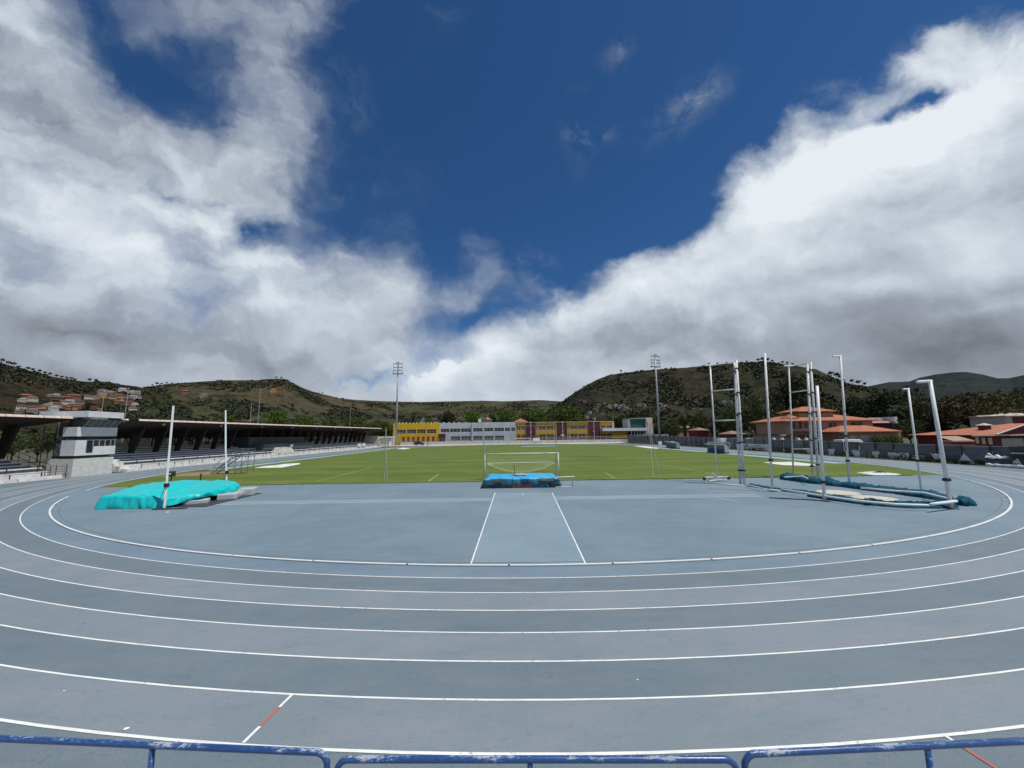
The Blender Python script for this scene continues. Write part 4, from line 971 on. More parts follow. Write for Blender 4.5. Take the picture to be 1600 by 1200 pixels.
for (x,y,w,d,h,rz,mt) in ((-22.75,33.0,1.3,2.5,.46,.35,'matgrey'),(-23.5,30.4,1.5,1.0,.32,.5,'matgrey'),(-22.5,34.6,1.2,1.5,.60,.3,'matgrey')):
    a=MB(); Mx=Matrix.Translation((x,y,0))@Matrix.Rotation(rz,4,'Z'); a.box(-w/2,w/2,-d/2,d/2,.02,h,Mx); o=a.build('front_cushion',M[mt],pvb)
    bv=o.modifiers.new('b','BEVEL'); bv.width=.06; bv.segments=3
a=MB(); a.box(-23.9,-21.7,28.9,35.4,.006,.05,); a.build('base_board',M['darksteel'],pvb)
def text(s,size,M4,mt,parent,name='lettering',bold=0.,ext=.004,align='CENTER'):
    cu=D.curves.new(name,'FONT'); cu.body=s; cu.size=size; cu.extrude=ext; cu.align_x=align; cu.align_y='CENTER'; cu.offset=bold*size
    o=D.objects.new(name,cu); COL.objects.link(o); dg=bpy.context.evaluated_depsgraph_get(); me=D.meshes.new_from_object(o.evaluated_get(dg)); D.objects.remove(o)
    mb=MB(); mb.add([M4@v.co for v in me.vertices],[tuple(p.vertices) for p in me.polygons]); D.meshes.remove(me)
    return mb.build(name,mt,parent)
text('MONDO',.42,Matrix.Translation((-22.02,33.25,.40))@Matrix.Rotation(.35+math.pi/2,4,'Z')@Matrix.Rotation(math.pi/2,4,'X'),M['white'],pvb)
# its two uprights
def upright(label,px,pyb,pxt,pyt,Y,yb=None):
    b=ay(px,pyb,Y); tp=ay(pxt,pyt,Y); t=thing('vault_upright',label,'post',(b.x,Y,0),group='white pole vault uprights')
    lean=Vector((tp.x,Y,tp.z)); a=MB(); a.tube([(b.x,Y,.08),(b.x,Y,1.0),b.lerp(lean,.5) if False else ((b.x+lean.x)/2,Y,lean.z/2),lean],[.09,.09,.088,.085],4); a.build('pole',M['white'],t)
    a=MB(); a.box(b.x-.62,b.x+.30,Y-.28,Y+.26,.006,.09); a.box(b.x+.3,b.x+1.5,Y-.18,Y+.18,.006,.06); a.build('base_plate',M['darksteel'],t)
    a=MB(); a.tube([(b.x-.5,Y-.05,.09),(b.x-.05,Y,1.62)],.018,5); a.build('brace',M['darksteel'],t); a=MB(); a.box(b.x-.11,b.x+.11,Y-.11,Y+.11,1.5,1.78); a.build('collar',M['black'],t)
upright('white upright standing before the turquoise tarpaulin',256.5,795,271,634,28.3)
upright('white upright standing behind the turquoise tarpaulin',353,760,352.5,641,38.2)
# high-jump bed
hj=thing('high_jump_mat','high jump bed under a sky-blue tarpaulin with teal folded sides at the runway end','landing mat',(1.4,38,0))
Pb=[(-2.15,36.55),(4.75,36.45),(4.85,40.3),(-1.85,40.4)]
v,f,mi=tarp(Pb,lambda x,y:.93+.05*math.sin(x*1.1)+.04*math.cos(y*1.4),lambda x,y:(.12 if y<37.2 and .3<x<2.6 else .03),7.7,fold=1.1,out=.16,split=0)
a=MB(); a.add(v,f); a.m=mi; a.build('tarpaulin',[M['bluetop'],M['tealskirt']],hj,smooth=True)
for x0,x1,mt in ((-2.35,.55,'matblack'),(.55,2.35,'matred'),(2.35,3.3,'matnavy'),(3.3,4.85,'matblack')):
    a=MB(); a.box(x0,x1-.01,36.32,40.3,.03,.30 if mt!='matred' else .26); a.build('mattress',M[mt],hj)
for x0,x1 in ((-1.55,-.35),(3.0,4.5)):                     # dark pockets sagging between the ties
    a=MB(); a.add([(x0,36.36,.84),(x1,36.36,.86),(x1-.15,36.22,.62),((x0+x1)/2,36.18,.55),(x0+.15,36.22,.64)],[(0,4,3,2,1)]); a.build('pocket',M['matblack'],hj)
a=MB(); a.add([(.4,39.2,1.03),(1.0,37.6,1.02),(2.1,37.7,1.03),(1.7,39.4,1.04)],[(0,1,2,3)]); a.build('patch',mat('faded_patch',(.36,.36,.34),(.22,.28,.32),3,.7),hj)
a=MB(); p=gp(805,746,.95); tp_=ay(803,727,38.); a.tube([(p.x,38.,.95),(tp_.x,38.,tp_.z)],.03,6); a.tube([(p.x-.12,38,1.0),(p.x+.2,38,1.0)],.03,6); a.build('marker_stick',M['darksteel'],label='thin dark stick standing on the blue high jump bed',cat='stick')
fr=thing('metal_frame','low white metal frame leaning out beyond the right end of the blue bed','frame',(5.3,36.6,0))
a=MB(); Fp=[(5.15,36.3,.04),(6.05,36.3,.04),(6.05,36.5,.92)]
a.tube([(4.5,36.3,.05),(6.1,36.3,.05)],.03,6); a.tube([(4.6,36.35,.93),(6.3,36.35,.96)],.045,6); a.build('bar',M['white'],fr)
a=MB(); a.tube([(6.08,36.3,.02),(6.12,36.35,.95)],.04,6); a.tube([(6.08,36.3,.05),(6.1,37.6,.05)],.03,6); a.build('leg',M['steel'],fr)
# ---------------- football goals ----------------
M['goal']=mat('goal_paint',(.72,.72,.58),(.62,.62,.50),2,.5); M['net']=mat('net_cord',(.55,.57,.40),None,1,.8)
def goal(label,x0,x1,Y,z,r,net=True,group=None):
    t=thing('football_goal',label,'goal',((x0+x1)/2,Y,0))
    for x in (x0,x1): a=MB(); a.tube([(x,Y,0),(x,Y,z)],r,10); a.build('post',M['goal'],t,smooth=True)
    a=MB(); a.tube([(x0-r,Y,z),(x1+r,Y,z)],r,10); a.build('crossbar',M['goal'],t,smooth=True)
    if net:
        a=MB(); yb=Y+2.1; zb=1.62
        a.tube([(x0+.1,Y+.05,z-.25),(x0+.25,yb,zb)],.025,5); a.tube([(x1-.1,Y+.05,z-.3),(x1-.35,yb,zb+.08)],.025,5); a.tube([(x0+.1,yb,zb),(x1-.3,yb,zb+.05)],.04,6); a.build('net_stay',M['goal'],t)
        a=MB(); n=34; W_=x1-x0-.4; L0=[]; k=7
        def P(i,j):                                      # net hanging between the back bar and its sagging hem
            f=i/n; x=x0+.2+W_*f; sag=1.02*(1-(2*f-1)**2)*.92+.05; g_=j/k
            return Vector((x,yb-.25*g_,zb-.02-sag*g_))
        for i in range(n+1): a.tube([P(i,j) for j in range(0,k+1,1)],.006,3,False)
        for j in range(k+1): a.tube([P(i,j) for i in range(n+1)],.006 if j<k else .022,3,False)
        m2=12
        for i in range(n+1):                             # roof net
            x=x0+.2+W_*i/n; a.tube([(x,Y,z-.03),(x,Y+1.,z-.42-.2*math.sin(math.pi*i/n)),(x,yb,zb)],.0045,3,False)
        for j in range(1,m2): 
            g_=j/m2; a.tube([(x0+.2+W_*i/n,Y+2.1*g_,z-(z-zb)*g_-.2*math.sin(math.pi*i/n)*math.sin(math.pi*g_)) for i in range(0,n+1,2)],.0045,3,False)
        a.build('net',M['net'],t)
    return t
b0=gp(757,749); b1=ay(873.5,748,43.3)
goal('football goal with a sagging net behind the blue high jump bed',ay(757.5,709,43.4).x,b1.x,43.4,ay(815,708.5,43.4).z,.062)
goal('small far football goal in front of the school wall',ay(793,690,178).x,ay(828,690,178).x,178,ay(810,685.4,178).z,.09,False)
# ball-stop poles behind the goal
M['pole']=mat('thin_pole_grey',(.30,.31,.28),(.22,.23,.21),1,.5)
for lab,(xb,yb_,xt,yt,Y) in {'thin grey ball-stop pole left of the goal, far out on the grass edge':(600.5,751,603,667,43.2),'thin grey ball-stop pole at the left goal post':(756,750,756,663,43.0),'thin grey ball-stop pole at the right goal post':(869,750,868.5,664,42.8)}.items():
    b=ay(xb,yb_,Y); tp=ay(xt,yt,Y); t=thing('ball_stop_pole',lab,'pole',(b.x,Y,0),group='thin poles for the ball-stop net')
    a=MB(); a.tube([(b.x,Y,0),(tp.x,Y,tp.z)],[.038,.028],8); a.build('pole',M['pole'],t); a=MB(); a.tube([(b.x+.3,Y+.2,0),(b.x+.12,Y+.05,2.4),(tp.x+.04,Y,tp.z-.2)],.02,5); a.build('guy_rope',M['net'],t)
    a=MB(); a.tube([(b.x,Y,0),(b.x,Y,.9)],.08,8); a.build('sleeve',M['steel'],t)
b=ay(1031,748,42.); tp=ay(1014.5,668,44.5); t=thing('ball_stop_pole','leaning grey ball-stop pole with a thin cord at the right of the goal','pole',(b.x,42,0),group='thin poles for the ball-stop net')
a=MB(); a.tube([(b.x,42,0),(tp.x,44.5,tp.z)],[.042,.03],8); a.build('pole',M['pole'],t); a=MB(); a.tube([(tp.x,44.5,tp.z),(b.x-.45,42.6,.1)],.016,5); a.build('guy_rope',M['net'],t)
a=MB(); w0=ay(757,664,43.); w1=ay(868,665,42.8); w2=ay(1014.5,668,44.5); a.tube([w0,(w0.x+2,43,w0.z-.03),(w1.x-2,43,w1.z-.03),w1],.012,4); a.build('ball_stop_cable',M['pole'],label='thin cable strung between the tops of the two goal-side poles',cat='cable')
# small ground litter
M['litter']=mat('paper_white',(.8,.8,.78),None,1,.7)
for i,(x,y,lab) in enumerate([(816.5,772,'white scrap lying on the runway before the blue bed'),(262,800.5,'white scrap on the blue surface beside the foot of the front upright'),(197,1139.5,'white scrap on the grey lane just above the outer line at the left'),(100,1080.5,'tiny white scrap in the outermost lane at the far left'),(996,1063,'tiny white dot in the middle of the dark lane, right half')]):
    p=gp(x,y); a=MB(); r=.10 if i<2 else (.045 if i==2 else .02); vs=[(p.x+r*math.cos(w)*(1+.3*math.sin(3*w)),p.y+r*.8*math.sin(w),.012+.02*r*math.sin(2*w)) for w in [6.283*k/9 for k in range(9)]]
    a.add(vs+[(p.x,p.y,.012+r*.3)],[(k,(k+1)%9,9) for k in range(9)]); a.build('litter',M['litter'],label=lab,cat='litter')
# ---------------- throwing cage ----------------
CG='white posts of the throwing cage'
def P2(px,py,Y): return ay(px,py,Y)
def cpost(label,xb,yb_,xt,yt,r,cap=0.,mt='whiteworn',clamps=(),Y=None):
    g0=gp(xb,yb_); Y=g0.y; tp=ay(xt,yt,Y); t=thing('cage_post',label,'post',(g0.x,Y,0),group=CG); B=Vector((g0.x,Y,0))
    a=MB(); r*=.86; a.tube([B,B.lerp(tp,.5),tp],[r,r,r*.95],12); a.build('tube',M[mt],t,smooth=True)
    a=MB(); a.box(B.x-.26,B.x+.26,Y-.26,Y+.26,.004,.04); a.build('foot_plate',M['darksteel'],t)
    for c in clamps:
        p=B.lerp(tp,c); a=MB(); a.box(p.x-r*1.25,p.x+r*1.25,Y-r*1.4,Y+r*1.25,p.z-.09,p.z+.09); a.build('clamp',M['black'],t)
    if cap:
        a=MB(); a.tube([tp+Vector((.1*(1 if cap>0 else -1)*-1,0,-.02)),tp+Vector((cap,0,-.06))],r*.9,8); a.build('arm',M['white'],t)
    return B,tp
def gate(label,post_l,posts_r,bars,rad,arm):
    """net gate: a thin stile joined by level bars to a pair of thick posts"""
    t=thing('cage_gate',label,'gate',(post_l[0],0,0)); 
    return t
def cage_gate(label,L_,Rr,bars,thick):
    g0=gp(*L_[0]); Y=g0.y; t=thing('cage_gate',label,'gate',(g0.x,Y,0)); tl=ay(*L_[1],Y); B=Vector((g0.x,Y,0.1))
    a=MB(); a.tube([B,tl],[.085,.075],10); a.build('stile',M['whiteworn'],t,smooth=True)
    rr=[]
    for (b_,t_) in Rr:
        g1=gp(*b_); t1=ay(*t_,g1.y); B1=Vector((g1.x,g1.y,.02)); a=MB(); a.tube([B1,B1.lerp(t1,.5),t1],[thick,thick,thick*.92],12); a.build('post',M['whiteworn'],t,smooth=True); rr.append((B1,t1))
        for c in (.11,.33,.56,.73,.93):
            p=B1.lerp(t1,c); a=MB(); a.box(p.x-thick*1.2,p.x+thick*1.2,p.y-thick*1.3,p.y+thick*1.2,p.z-.07,p.z+.07); a.build('clamp',M['black' if c<.2 else 'darksteel'],t)
    B1,t1=rr[0]
    for (pl,pr) in bars:
        fa=(pl-L_[1][1])/(L_[0][1]-L_[1][1]); pa=tl.lerp(B,fa); yb,yt=Rr[0][0][1],Rr[0][1][1]; fb=(pr-yt)/(yb-yt); pc=t1.lerp(B1,fb)
        a=MB(); a.tube([pa,pc],.062,8); a.build('crossbar',M['whiteworn'],t,smooth=True)
    a=MB(); a.tube([tl+Vector((-.55,0,0)),tl+Vector((.6,0,.05))],.07,8); a.build('top_arm',M['white'],t)
    return t,B
t1,Bq=cage_gate('tall white cage gate with two crossbars on a wheeled foot, leftmost of the cage',((1121,752),(1109.5,571)),[((1157,757),(1147.5,567)),((1163,757.5),(1150.5,562.5))],[(571.5,566),(613,609.5),(660,658.5)],.105)
a=MB(); 
for s in ((-1.1,-.5,1.0,.35),(-.7,.5,.6,-.6)): a.tube([Bq+Vector((s[0],s[1],.02)),Bq+Vector((s[2],s[3],.02))],.06,7)
a.tube([Bq+Vector((-1.2,.1,.28)),Bq+Vector((1.2,.15,.30))],.07,7); a.tube([Bq+Vector((0,0,.1)),Bq+Vector((-.45,-.1,.72))],.07,6); a.build('foot_frame',M['whiteworn'],t1)
for s in ((-1.25,.1,.16),(1.25,.15,.18)):
    a=MB(); c=Bq+Vector(s); a.tube([c+Vector((0,-.06,0)),c+Vector((0,.06,0))],.16,12); a.build('wheel',M['black'],t1)
t2,Bq2=cage_gate('tall white cage gate with crossbars standing behind the piled teal netting',((1240,744),(1232.5,572)),[((1270,749),(1261.5,569)),((1279,747),(1266.5,566))],[(573,568),(615,611),(704,703)],.12)
cpost('tallest single white cage post between the two gates, leaning left',1207,768,1195,552,.105,0,'whiteworn',(.22,))
cpost('shorter smooth white cage post in front of the second gate',1288.5,783,1276.5,603,.115,0,'white',(.16,))
cpost('tall rust-speckled white cage post with short top arm right of the villa gable',1327,755,1313,556,.115,-.75,'whiteworn',(.17,.36))
cpost('thin white cage post with a short arm, second from the right',1440,770,1419,607,.085,-.42,'white',(.30,))
cpost('thick white cage post with a bent arm, rightmost and nearest of the cage',1486.5,795,1453,595,.125,-.85,'white',(.22,))
# ground pipes of the cage and the netting pulled down onto them
cr=thing('cage_ground_frame','white pipes lying in a long loop on the ground of the throwing cage','pipe frame',(25,30,0))
def pipe(pts,r=.07,z=.12,nm='pipe',mt='white'):
    a=MB(); a.tube([(*gp(x,y,z).xy,z) for x,y in pts],r,8); return a.build(nm,M[mt],cr,smooth=True)
pipe([(1165,757),(1200,765),(1221,767)],.06,.22); pipe([(1221,764.5),(1250,769),(1290,775.5),(1345,783),(1400,788),(1452,789.5)],.068,.34)
pipe([(1226,745.5),(1254,744),(1262,748)],.06,.60); pipe([(1240,745),(1275,751),(1322,758.5),(1327,755)],.05,.15); pipe([(1345,762),(1400,767),(1445,770),(1483,779.5)],.066,.46); pipe([(1454,788),(1494,783)],.09,.48); pipe([(1120,756),(1162,758.5)],.05,.1)
M['netting']=mat('teal_netting',(.006,.085,.135),(.003,.045,.085),5.,.85,bump=1.,bscale=30,c3=(.015,.14,.19),s3=16,m3=(.5,.7),spec=.2)
def heap(label,ctr,w,h,seed):
    """a long low heap of netting along a line, round in section and ragged"""
    pts=[Vector((*gp(x,y).xy,0)) for x,y in ctr]; L_=[0]
    for i in range(1,len(pts)): L_.append(L_[-1]+(pts[i]-pts[i-1]).length)
    n=int(L_[-1]/.12); vs=[];fs=[];k=11
    for i in range(n+1):
        s=L_[-1]*i/n; j=max(q for q in range(len(pts)-1) if L_[q]<=s+1e-6); f=(s-L_[j])/(L_[j+1]-L_[j]); p=pts[j].lerp(pts[j+1],f); d=(pts[min(j+1,len(pts)-1)]-pts[j]).normalized(); sd=Vector((-d.y,d.x,0))
        ww=w[0]+(w[1]-w[0])*i/n if isinstance(w,tuple) else w; tp=min(1,i/4,(n-i)/4)+.05
        ww*=(1+.28*noise.noise(Vector((s*.8,seed,0)))+.15*noise.noise(Vector((s*3.,seed,2))))*tp**.5; hh=h*(1+.35*noise.noise(Vector((s*1.1,seed,5)))+.25*noise.noise(Vector((s*4,seed,7))))*tp**.5
        for q in range(k):
            a_=math.pi*q/(k-1); r_=1+.16*noise.noise(Vector((s*4.5,q*.9,seed)))
            v=p+sd*math.cos(a_)*ww*r_+d*.05*noise.noise(Vector((s*5,q,seed+3))); v.z=max(.008,math.sin(a_)**.8*hh*r_*(1+.2*noise.noise(Vector((s*9,q*1.3,seed+1))))); vs.append(v)
    for i in range(n):
        for q in range(k-1): fs.append((i*k+q,i*k+q+1,(i+1)*k+q+1,(i+1)*k+q))
    a=MB(); a.add(vs,fs); o=a.build('netting_heap',M['netting'],smooth=True,label=label,cat='netting',group='teal cage netting pulled down in heaps'); return o
heap('thin teal netting roll along the near white pipe, left part',[(1168,758.5),(1200,764.5),(1240,769),(1290,775)],.34,.22,1.)
heap('teal netting roll hanging below the near white pipe to the right post',[(1262,775),(1300,780.5),(1345,787),(1400,791.5),(1455,792.5),(1484,790)],(.42,.62),.32,2.)
heap('big teal netting heap at the foot of the second gate',[(1225,748),(1245,751),(1275,755.5),(1310,757)],(.85,.45),.55,3.)
heap('long teal netting roll on the far side of the cage circle',[(1290,757),(1330,761.5),(1365,766),(1410,771.5),(1450,777),(1484,782.5)],(.62,.75),.42,4.)
heap('ragged tail of teal netting trailing past the rightmost post',[(1488,787.5),(1505,788.5),(1526,791)],(.95,.35),.55,5.)
for i,(x,y,rx,lab) in enumerate([(1309.5,769.5,1.38,'round pale concrete throwing circle, the farther one'),(1366,778.2,1.25,'round pale concrete throwing circle, the nearer one')]):
    p=gp(x,y); a=MB(); a.prism([(p.x+rx*math.cos(w),p.y+rx*math.sin(w)) for w in [6.2832*k/40 for k in range(40)]],0.003,.014); a.build('throwing_circle',mat('circle_concrete_%d'%i,(.56,.51,.42),(.47,.43,.36),1.5,.8),label=lab,cat='throwing circle')
a=MB(); a.tube([(*gp(1202,778.3).xy,.03),(*gp(1250,780.5).xy,.03),(*gp(1284,783).xy,.03)],.03,6); a.build('shadow_strip',M['darksteel'],label='dark strip standing in for the shadow of the shorter cage post',cat='shadow_strip')  # dark tube put in as the cast shadow of the cage post
# ---------------- corrugated fence on the right ----------------
def corr_mat(name,c1,c2):
    m=D.materials.new(name); m.use_nodes=True; h=G(m.node_tree); h.N.clear()
    out=h.n('ShaderNodeOutputMaterial'); p=h.n('ShaderNodeBsdfPrincipled'); h.L.new(p.outputs[0],out.inputs[0]); p.inputs['Roughness'].default_value=.6; p.inputs['Metallic'].default_value=.15
    tc=h.n('ShaderNodeTexCoord').outputs['Object']; a=h.noise(h.v('MULTIPLY',tc,(1,.25,1.5)).outputs[0],.7,6,.65); b=h.noise(tc,6,4,.7)
    col=h.mix(h.ss(a,.35,.65),(*c1,1),(*c2,1)); col=h.mix(h.ss(b,.62,.75,0,.5),col,(.07,.06,.05,1)); h.put(p.inputs['Base Color'],col); return m
M['corr']=corr_mat('corrugated_sheet',(.22,.24,.25),(.15,.165,.175)); M['corr2']=corr_mat('corrugated_sheet_pale',(.30,.32,.33),(.21,.225,.24))
FX=67.
def ftop(y): return 2.42+(y-48)*.0108
fe=thing('corrugated_fence','long grey corrugated metal fence with dark posts along the right straight','fence',(FX,30,0))
ys=[]; y=26.
while y<212: ys.append(y); y+=3.35 if y<95 else 3.6
for i in range(len(ys)-1):
    a=MB(); y0,y1=ys[i]+.07,ys[i+1]-.07; nz=11; vs=[];fs=[]
    for k in range(nz*4+1):
        f=k/(nz*4); dx=.05*math.sin(f*nz*2*math.pi); j=.03*((i*37)%5-2)/2
        vs+=[(FX+dx,y0,.02+(ftop(y0)+j-.02)*f),(FX+dx,y1,.02+(ftop(y1)+j-.02)*f)]
    for k in range(nz*4): fs.append((2*k,2*k+1,2*k+3,2*k+2))
    a.add(vs,fs); a.build('sheet',M['corr2'] if (i*7)%5==1 else M['corr'],fe)
for y in ys:
    a=MB(); a.box(FX-.22,FX-.08,y-.07,y+.07,0,ftop(y)+.03); a.build('post',M['darksteel'],fe)
# back link of the fence to the pavilion
fe2=thing('corrugated_fence','short grey corrugated fence closing the corner behind the right floodlight','fence',(84,212,0))
a=MB(); vs=[];fs=[]
p0=Vector((67,211.5)); p1=Vector((100,216))
for k in range(41): f=k/40; vs+=[(p0.x,p0.y+.05*math.sin(f*66),f*4.1),(p1.x,p1.y+.05*math.sin(f*66),f*4.1)]
for k in range(40): fs.append((2*k,2*k+1,2*k+3,2*k+2))
a.add(vs,fs); a.build('sheet',M['corr2'],fe2)
a=MB()
for i in range(10): f=i/9; q=p0.lerp(p1,f); a=MB(); a.box(q.x-.1,q.x+.1,q.y-.3,q.y-.12,0,4.15); a.build('post',M['darksteel'],fe2)
# verge between track and fence
vg=MB(); vg.quad((62.8,20,-.002),(67.2,20,-.002),(67.2,212,-.002),(62.8,212,-.002)); M['verge']=mat('weedy_verge',(.060,.075,.024),(.095,.080,.045),.7,.95,c3=(.035,.045,.018),s3=3,m3=(.5,.62)); vg.build('verge',M['verge'],kind='structure')
rgv=random.Random(77); a=MB()
for _ in range(5200):
    y=rgv.choice([rgv.uniform(36,62),rgv.uniform(36,110),rgv.uniform(40,56)]); x=rgv.uniform(63.2,66.6); s=rgv.uniform(.12,.55)*(1.0 if noise.noise(Vector((x*.3,y*.22,4)))>-.05 else .35)
    c=Vector((x,y,0)); d=Vector((rgv.gauss(0,.4),rgv.gauss(0,.4),1)).normalized(); w=Vector((rgv.gauss(0,1),rgv.gauss(0,1),0)).normalized()*s*.22
    a.add([c-w,c+w,c+d*s*1.5+w*.3],[(0,1,2)]); a.add([c+d*s*.6,c+d*s*.9+w*2.2,c+d*s*1.2],[(0,1,2)])
a.build('verge_weeds',M['leaf_olive'],kind='stuff',label='weeds growing along the foot of the corrugated fence',cat='weeds')
# ---------------- banners ----------------
M['bwhite']=mat('banner_white',(.66,.67,.68),(.52,.54,.55),.8,.6); M['bblack']=mat('banner_black',(.022,.024,.028),(.04,.042,.046),1.2,.55); M['bwmark']=mat('banner_white_print',(.62,.62,.60),(.50,.50,.48),5,.6)
M['ink']=mat('banner_blue_ink',(.05,.12,.28),None,1,.6); M['inkred']=mat('banner_red_ink',(.40,.10,.14),None,1,.6); M['bframe']=M['darksteel']
# text and marks face the pitch (towards -x): local x runs along -y
def face(x,y,z): return Matrix(((0,0,-1,x),(-1,0,0,y),(0,1,0,z),(0,0,0,1)))
def sail(mb,x,ya,yb,z0,z1,seed,amp=.06,tear=0.):
    nx,nz=22,8; vs=[]
    for i in range(nx+1):
        for j in range(nz+1):
            f,g_=i/nx,j/nz; y=ya+(yb-ya)*f; zt=z1-tear*max(0,noise.noise(Vector((f*3+seed,0,1))))*1.6*(z1-z0); zb=z0+tear*max(0,noise.noise(Vector((f*4+seed,5,1))))*1.5*(z1-z0)
            vs.append((x+amp*noise.noise(Vector((f*5+seed,g_*2,seed))),y,zb+(zt-zb)*g_))
    mb.add(vs,[(i*(nz+1)+j,i*(nz+1)+j+1,(i+1)*(nz+1)+j+1,(i+1)*(nz+1)+j) for i in range(nx) for j in range(nz)])
def banner(label,y0,y1,z0,z1,mt,seed,x=64.6,amp=.05,tear=0.,group='banners along the fence',cat='banner'):
    t=thing('banner',label,cat,(x,(y0+y1)/2,0),0,group); a=MB(); sail(a,x,y0,y1,z0,z1,seed,amp,tear); a.build('cloth',M[mt],t,smooth=True)
    for y in (y0,(y0+y1)/2,y1): a=MB(); a.tube([(x+.12,y,0),(x+.12,y,z1+.03)],.03,6); a.build('post',M['bframe'],t)
    return t
def yx(px,X=64.6): return ax(px,700,X).y
def three_bars(t,x,yc,z,s,mt='bwmark',word=True):
    for k,hh in enumerate((.34,.62,.92)):
        a=MB(); y=yc+s*(.62-.42*k); w=s*.30; sk=s*.36*hh
        # slanted bar rising with k
        a.add([(x,y+sk*.0,z),(x,y-w,z),(x,y-w+sk*1.1,z+s*hh),(x,y+sk*1.1,z+s*hh*1.0)],[(0,1,2,3)]); 
        a.build('logo_bar',M[mt],t)
    if word: text('adidas',s*.62,face(x,yc,z-s*.30),M[mt],t,'logo_word',.02)
ya,yb=yx(1106),yx(1142); t=banner('white banner with a small emblem left of the first cage gate',yb,ya,.35,1.95,'bwhite',1)
text('AYUNTAMIENTO DE LA LAGUNA',.42,face(64.5,(ya+yb)/2+2.2,1.35),M['ink'],t); text('Deportes',.5,face(64.5,(ya+yb)/2+2.2,.85),M['ink'],t)
a=MB(); a.tube([(64.5,yb+2.2+.45*math.cos(w),1.2+.45*math.sin(w)) for w in [6.2832*k/16 for k in range(17)]],.05,5); a.build('emblem',M['ink'],t); a=MB(); a.box(64.45,64.5,yb+.9,yb+1.4,.9,1.5); a.build('emblem',M['bblack'],t)
ya,yb=yx(1152),yx(1202.5); t=banner('long white banner with reddish lettering between the first gate and the tallest post',yb,ya,.12,1.75,'bwhite',2)
a=MB(); a.tube([(64.5,ya-3.1+.34*math.cos(w),1.15+.34*math.sin(w)) for w in [6.2832*k/16 for k in range(17)]],.05,5); a.tube([(64.5,ya-2.7,.85),(64.5,ya-2.55,.35)],.05,5); a.tube([(64.5,ya-3.5,.85),(64.5,ya-3.65,.35)],.05,5); a.build('emblem',M['ink'],t); a=MB(); a.box(64.45,64.5,ya-4.6,ya-4.15,.95,1.5); a.build('emblem',M['bblack'],t)
text('Escuelas Deportivas',.40,face(64.5,(ya+yb)/2-2.2,1.30),M['ink'],t); text('Deporte Lagunero',.72,face(64.5,(ya+yb)/2-2.2,.72),M['inkred'],t,bold=.02)
a=MB(); a.box(64.7,64.8,yx(1150.5),ya+.05,.0,2.0); a.build('banner_board',M['white'],label='narrow white board at the left end of the reddish-lettered banner',cat='board')
ya,yb=yx(1214.5),yx(1236); t=banner('black banner with a three-bar emblem just left of the second cage gate',yb,ya,.10,1.18,'bblack',3); three_bars(t,64.5,(ya+yb)/2,.42,.55)
ya,yb=yx(1086),yx(1097); t=banner('small black banner with a white three-bar emblem behind the dugout',yb,ya,.4,1.7,'bblack',4,64.8); three_bars(t,64.7,(ya+yb)/2,.75,.6,word=False)
ya,yb=yx(1386),yx(1404); t=banner('greyish white torn banner left of the round emblem banner',yb,ya,.05,1.15,'bwhite',5,amp=.22,tear=.12)
text('Tenerife',.5,face(64.42,(ya+yb)/2,.6),M['ink'],t)
ya,yb=yx(1405),yx(1418); t=banner('small white banner with a dark ring emblem',yb,ya,.05,1.18,'bwhite',6,amp=.2,tear=.1)
a=MB(); yc=(ya+yb)/2; a.tube([(64.42,yc+.38*math.cos(w),.62+.38*math.sin(w)) for w in [6.2832*k/18 for k in range(19)]],.075,6); a.build('emblem',M['bblack'],t)
ya,yb=yx(1419),yx(1452); t=banner('long black banner with a white brush stroke behind the leaning posts',yb,ya,.15,1.12,'bblack',7,amp=.08)
a=MB(); a.box(64.46,64.5,yb+.8,ya-.5,.38,.52); a.build('stroke',M['bwmark'],t); text('LA LAGUNA',.34,face(64.48,(ya+yb)/2,.80),M['bwmark'],t)
for i,(pa,pb,z1,lab) in enumerate([(1258,1268,1.15,'crumpled white cloth hanging on the rail behind the second gate'),(1294,1305,1.25,'torn white cloth right of the shorter white cage post'),(1330,1343,1.2,'wedge-shaped white cloth right of the post with the short arm'),(1362,1374,1.15,'ragged pale cloth drooping over weeds beside the torn banner'),(1453,1476,1.2,'large ragged pale cloth drooping behind the two leaning posts')]):
    t=thing('torn_cloth',lab,'cloth',(64.6,yx((pa+pb)/2),0),0,'torn white cloths on the fence rail'); ya,yb=yx(pa),yx(pb)
    a=MB(); sh=.5*(ya-yb); nx,nz=16,12; vs=[]
    for ii in range(nx+1):
        for j in range(nz+1):
            f,g_=ii/nx,j/nz; w=(1-.45*g_)
            y=ya+(yb-ya)*(f*w+.45*g_*(.9 if i%2==0 else .3)); z=z1*(1-g_)+.04+ (.12*noise.noise(Vector((f*4+i,g_*2,3)))if g_>.7 else 0)
            vs.append((64.5+.22*noise.noise(Vector((f*6+i*3,g_*3,i))),y,max(.02,z)))
    a.add(vs,[(ii*(nz+1)+j,ii*(nz+1)+j+1,(ii+1)*(nz+1)+j+1,(ii+1)*(nz+1)+j) for ii in range(nx) for j in range(nz)]); a.build('cloth',M['bwhite'],t,smooth=True)
    a=MB(); a.tube([(64.65,ya+1.2,z1-.02),(64.65,yb-1.2,z1-.02)],.028,6); a.build('rail',M['bframe'],t)
    for y in (ya+1.2,yb-1.2): a=MB(); a.tube([(64.65,y,0),(64.65,y,z1)],.03,6); a.build('post',M['bframe'],t)
t=thing('torn_cloth','pointed triangular white sheet standing in the weeds right of the rightmost post','cloth',(63.9,yx(1504,63.9),0))
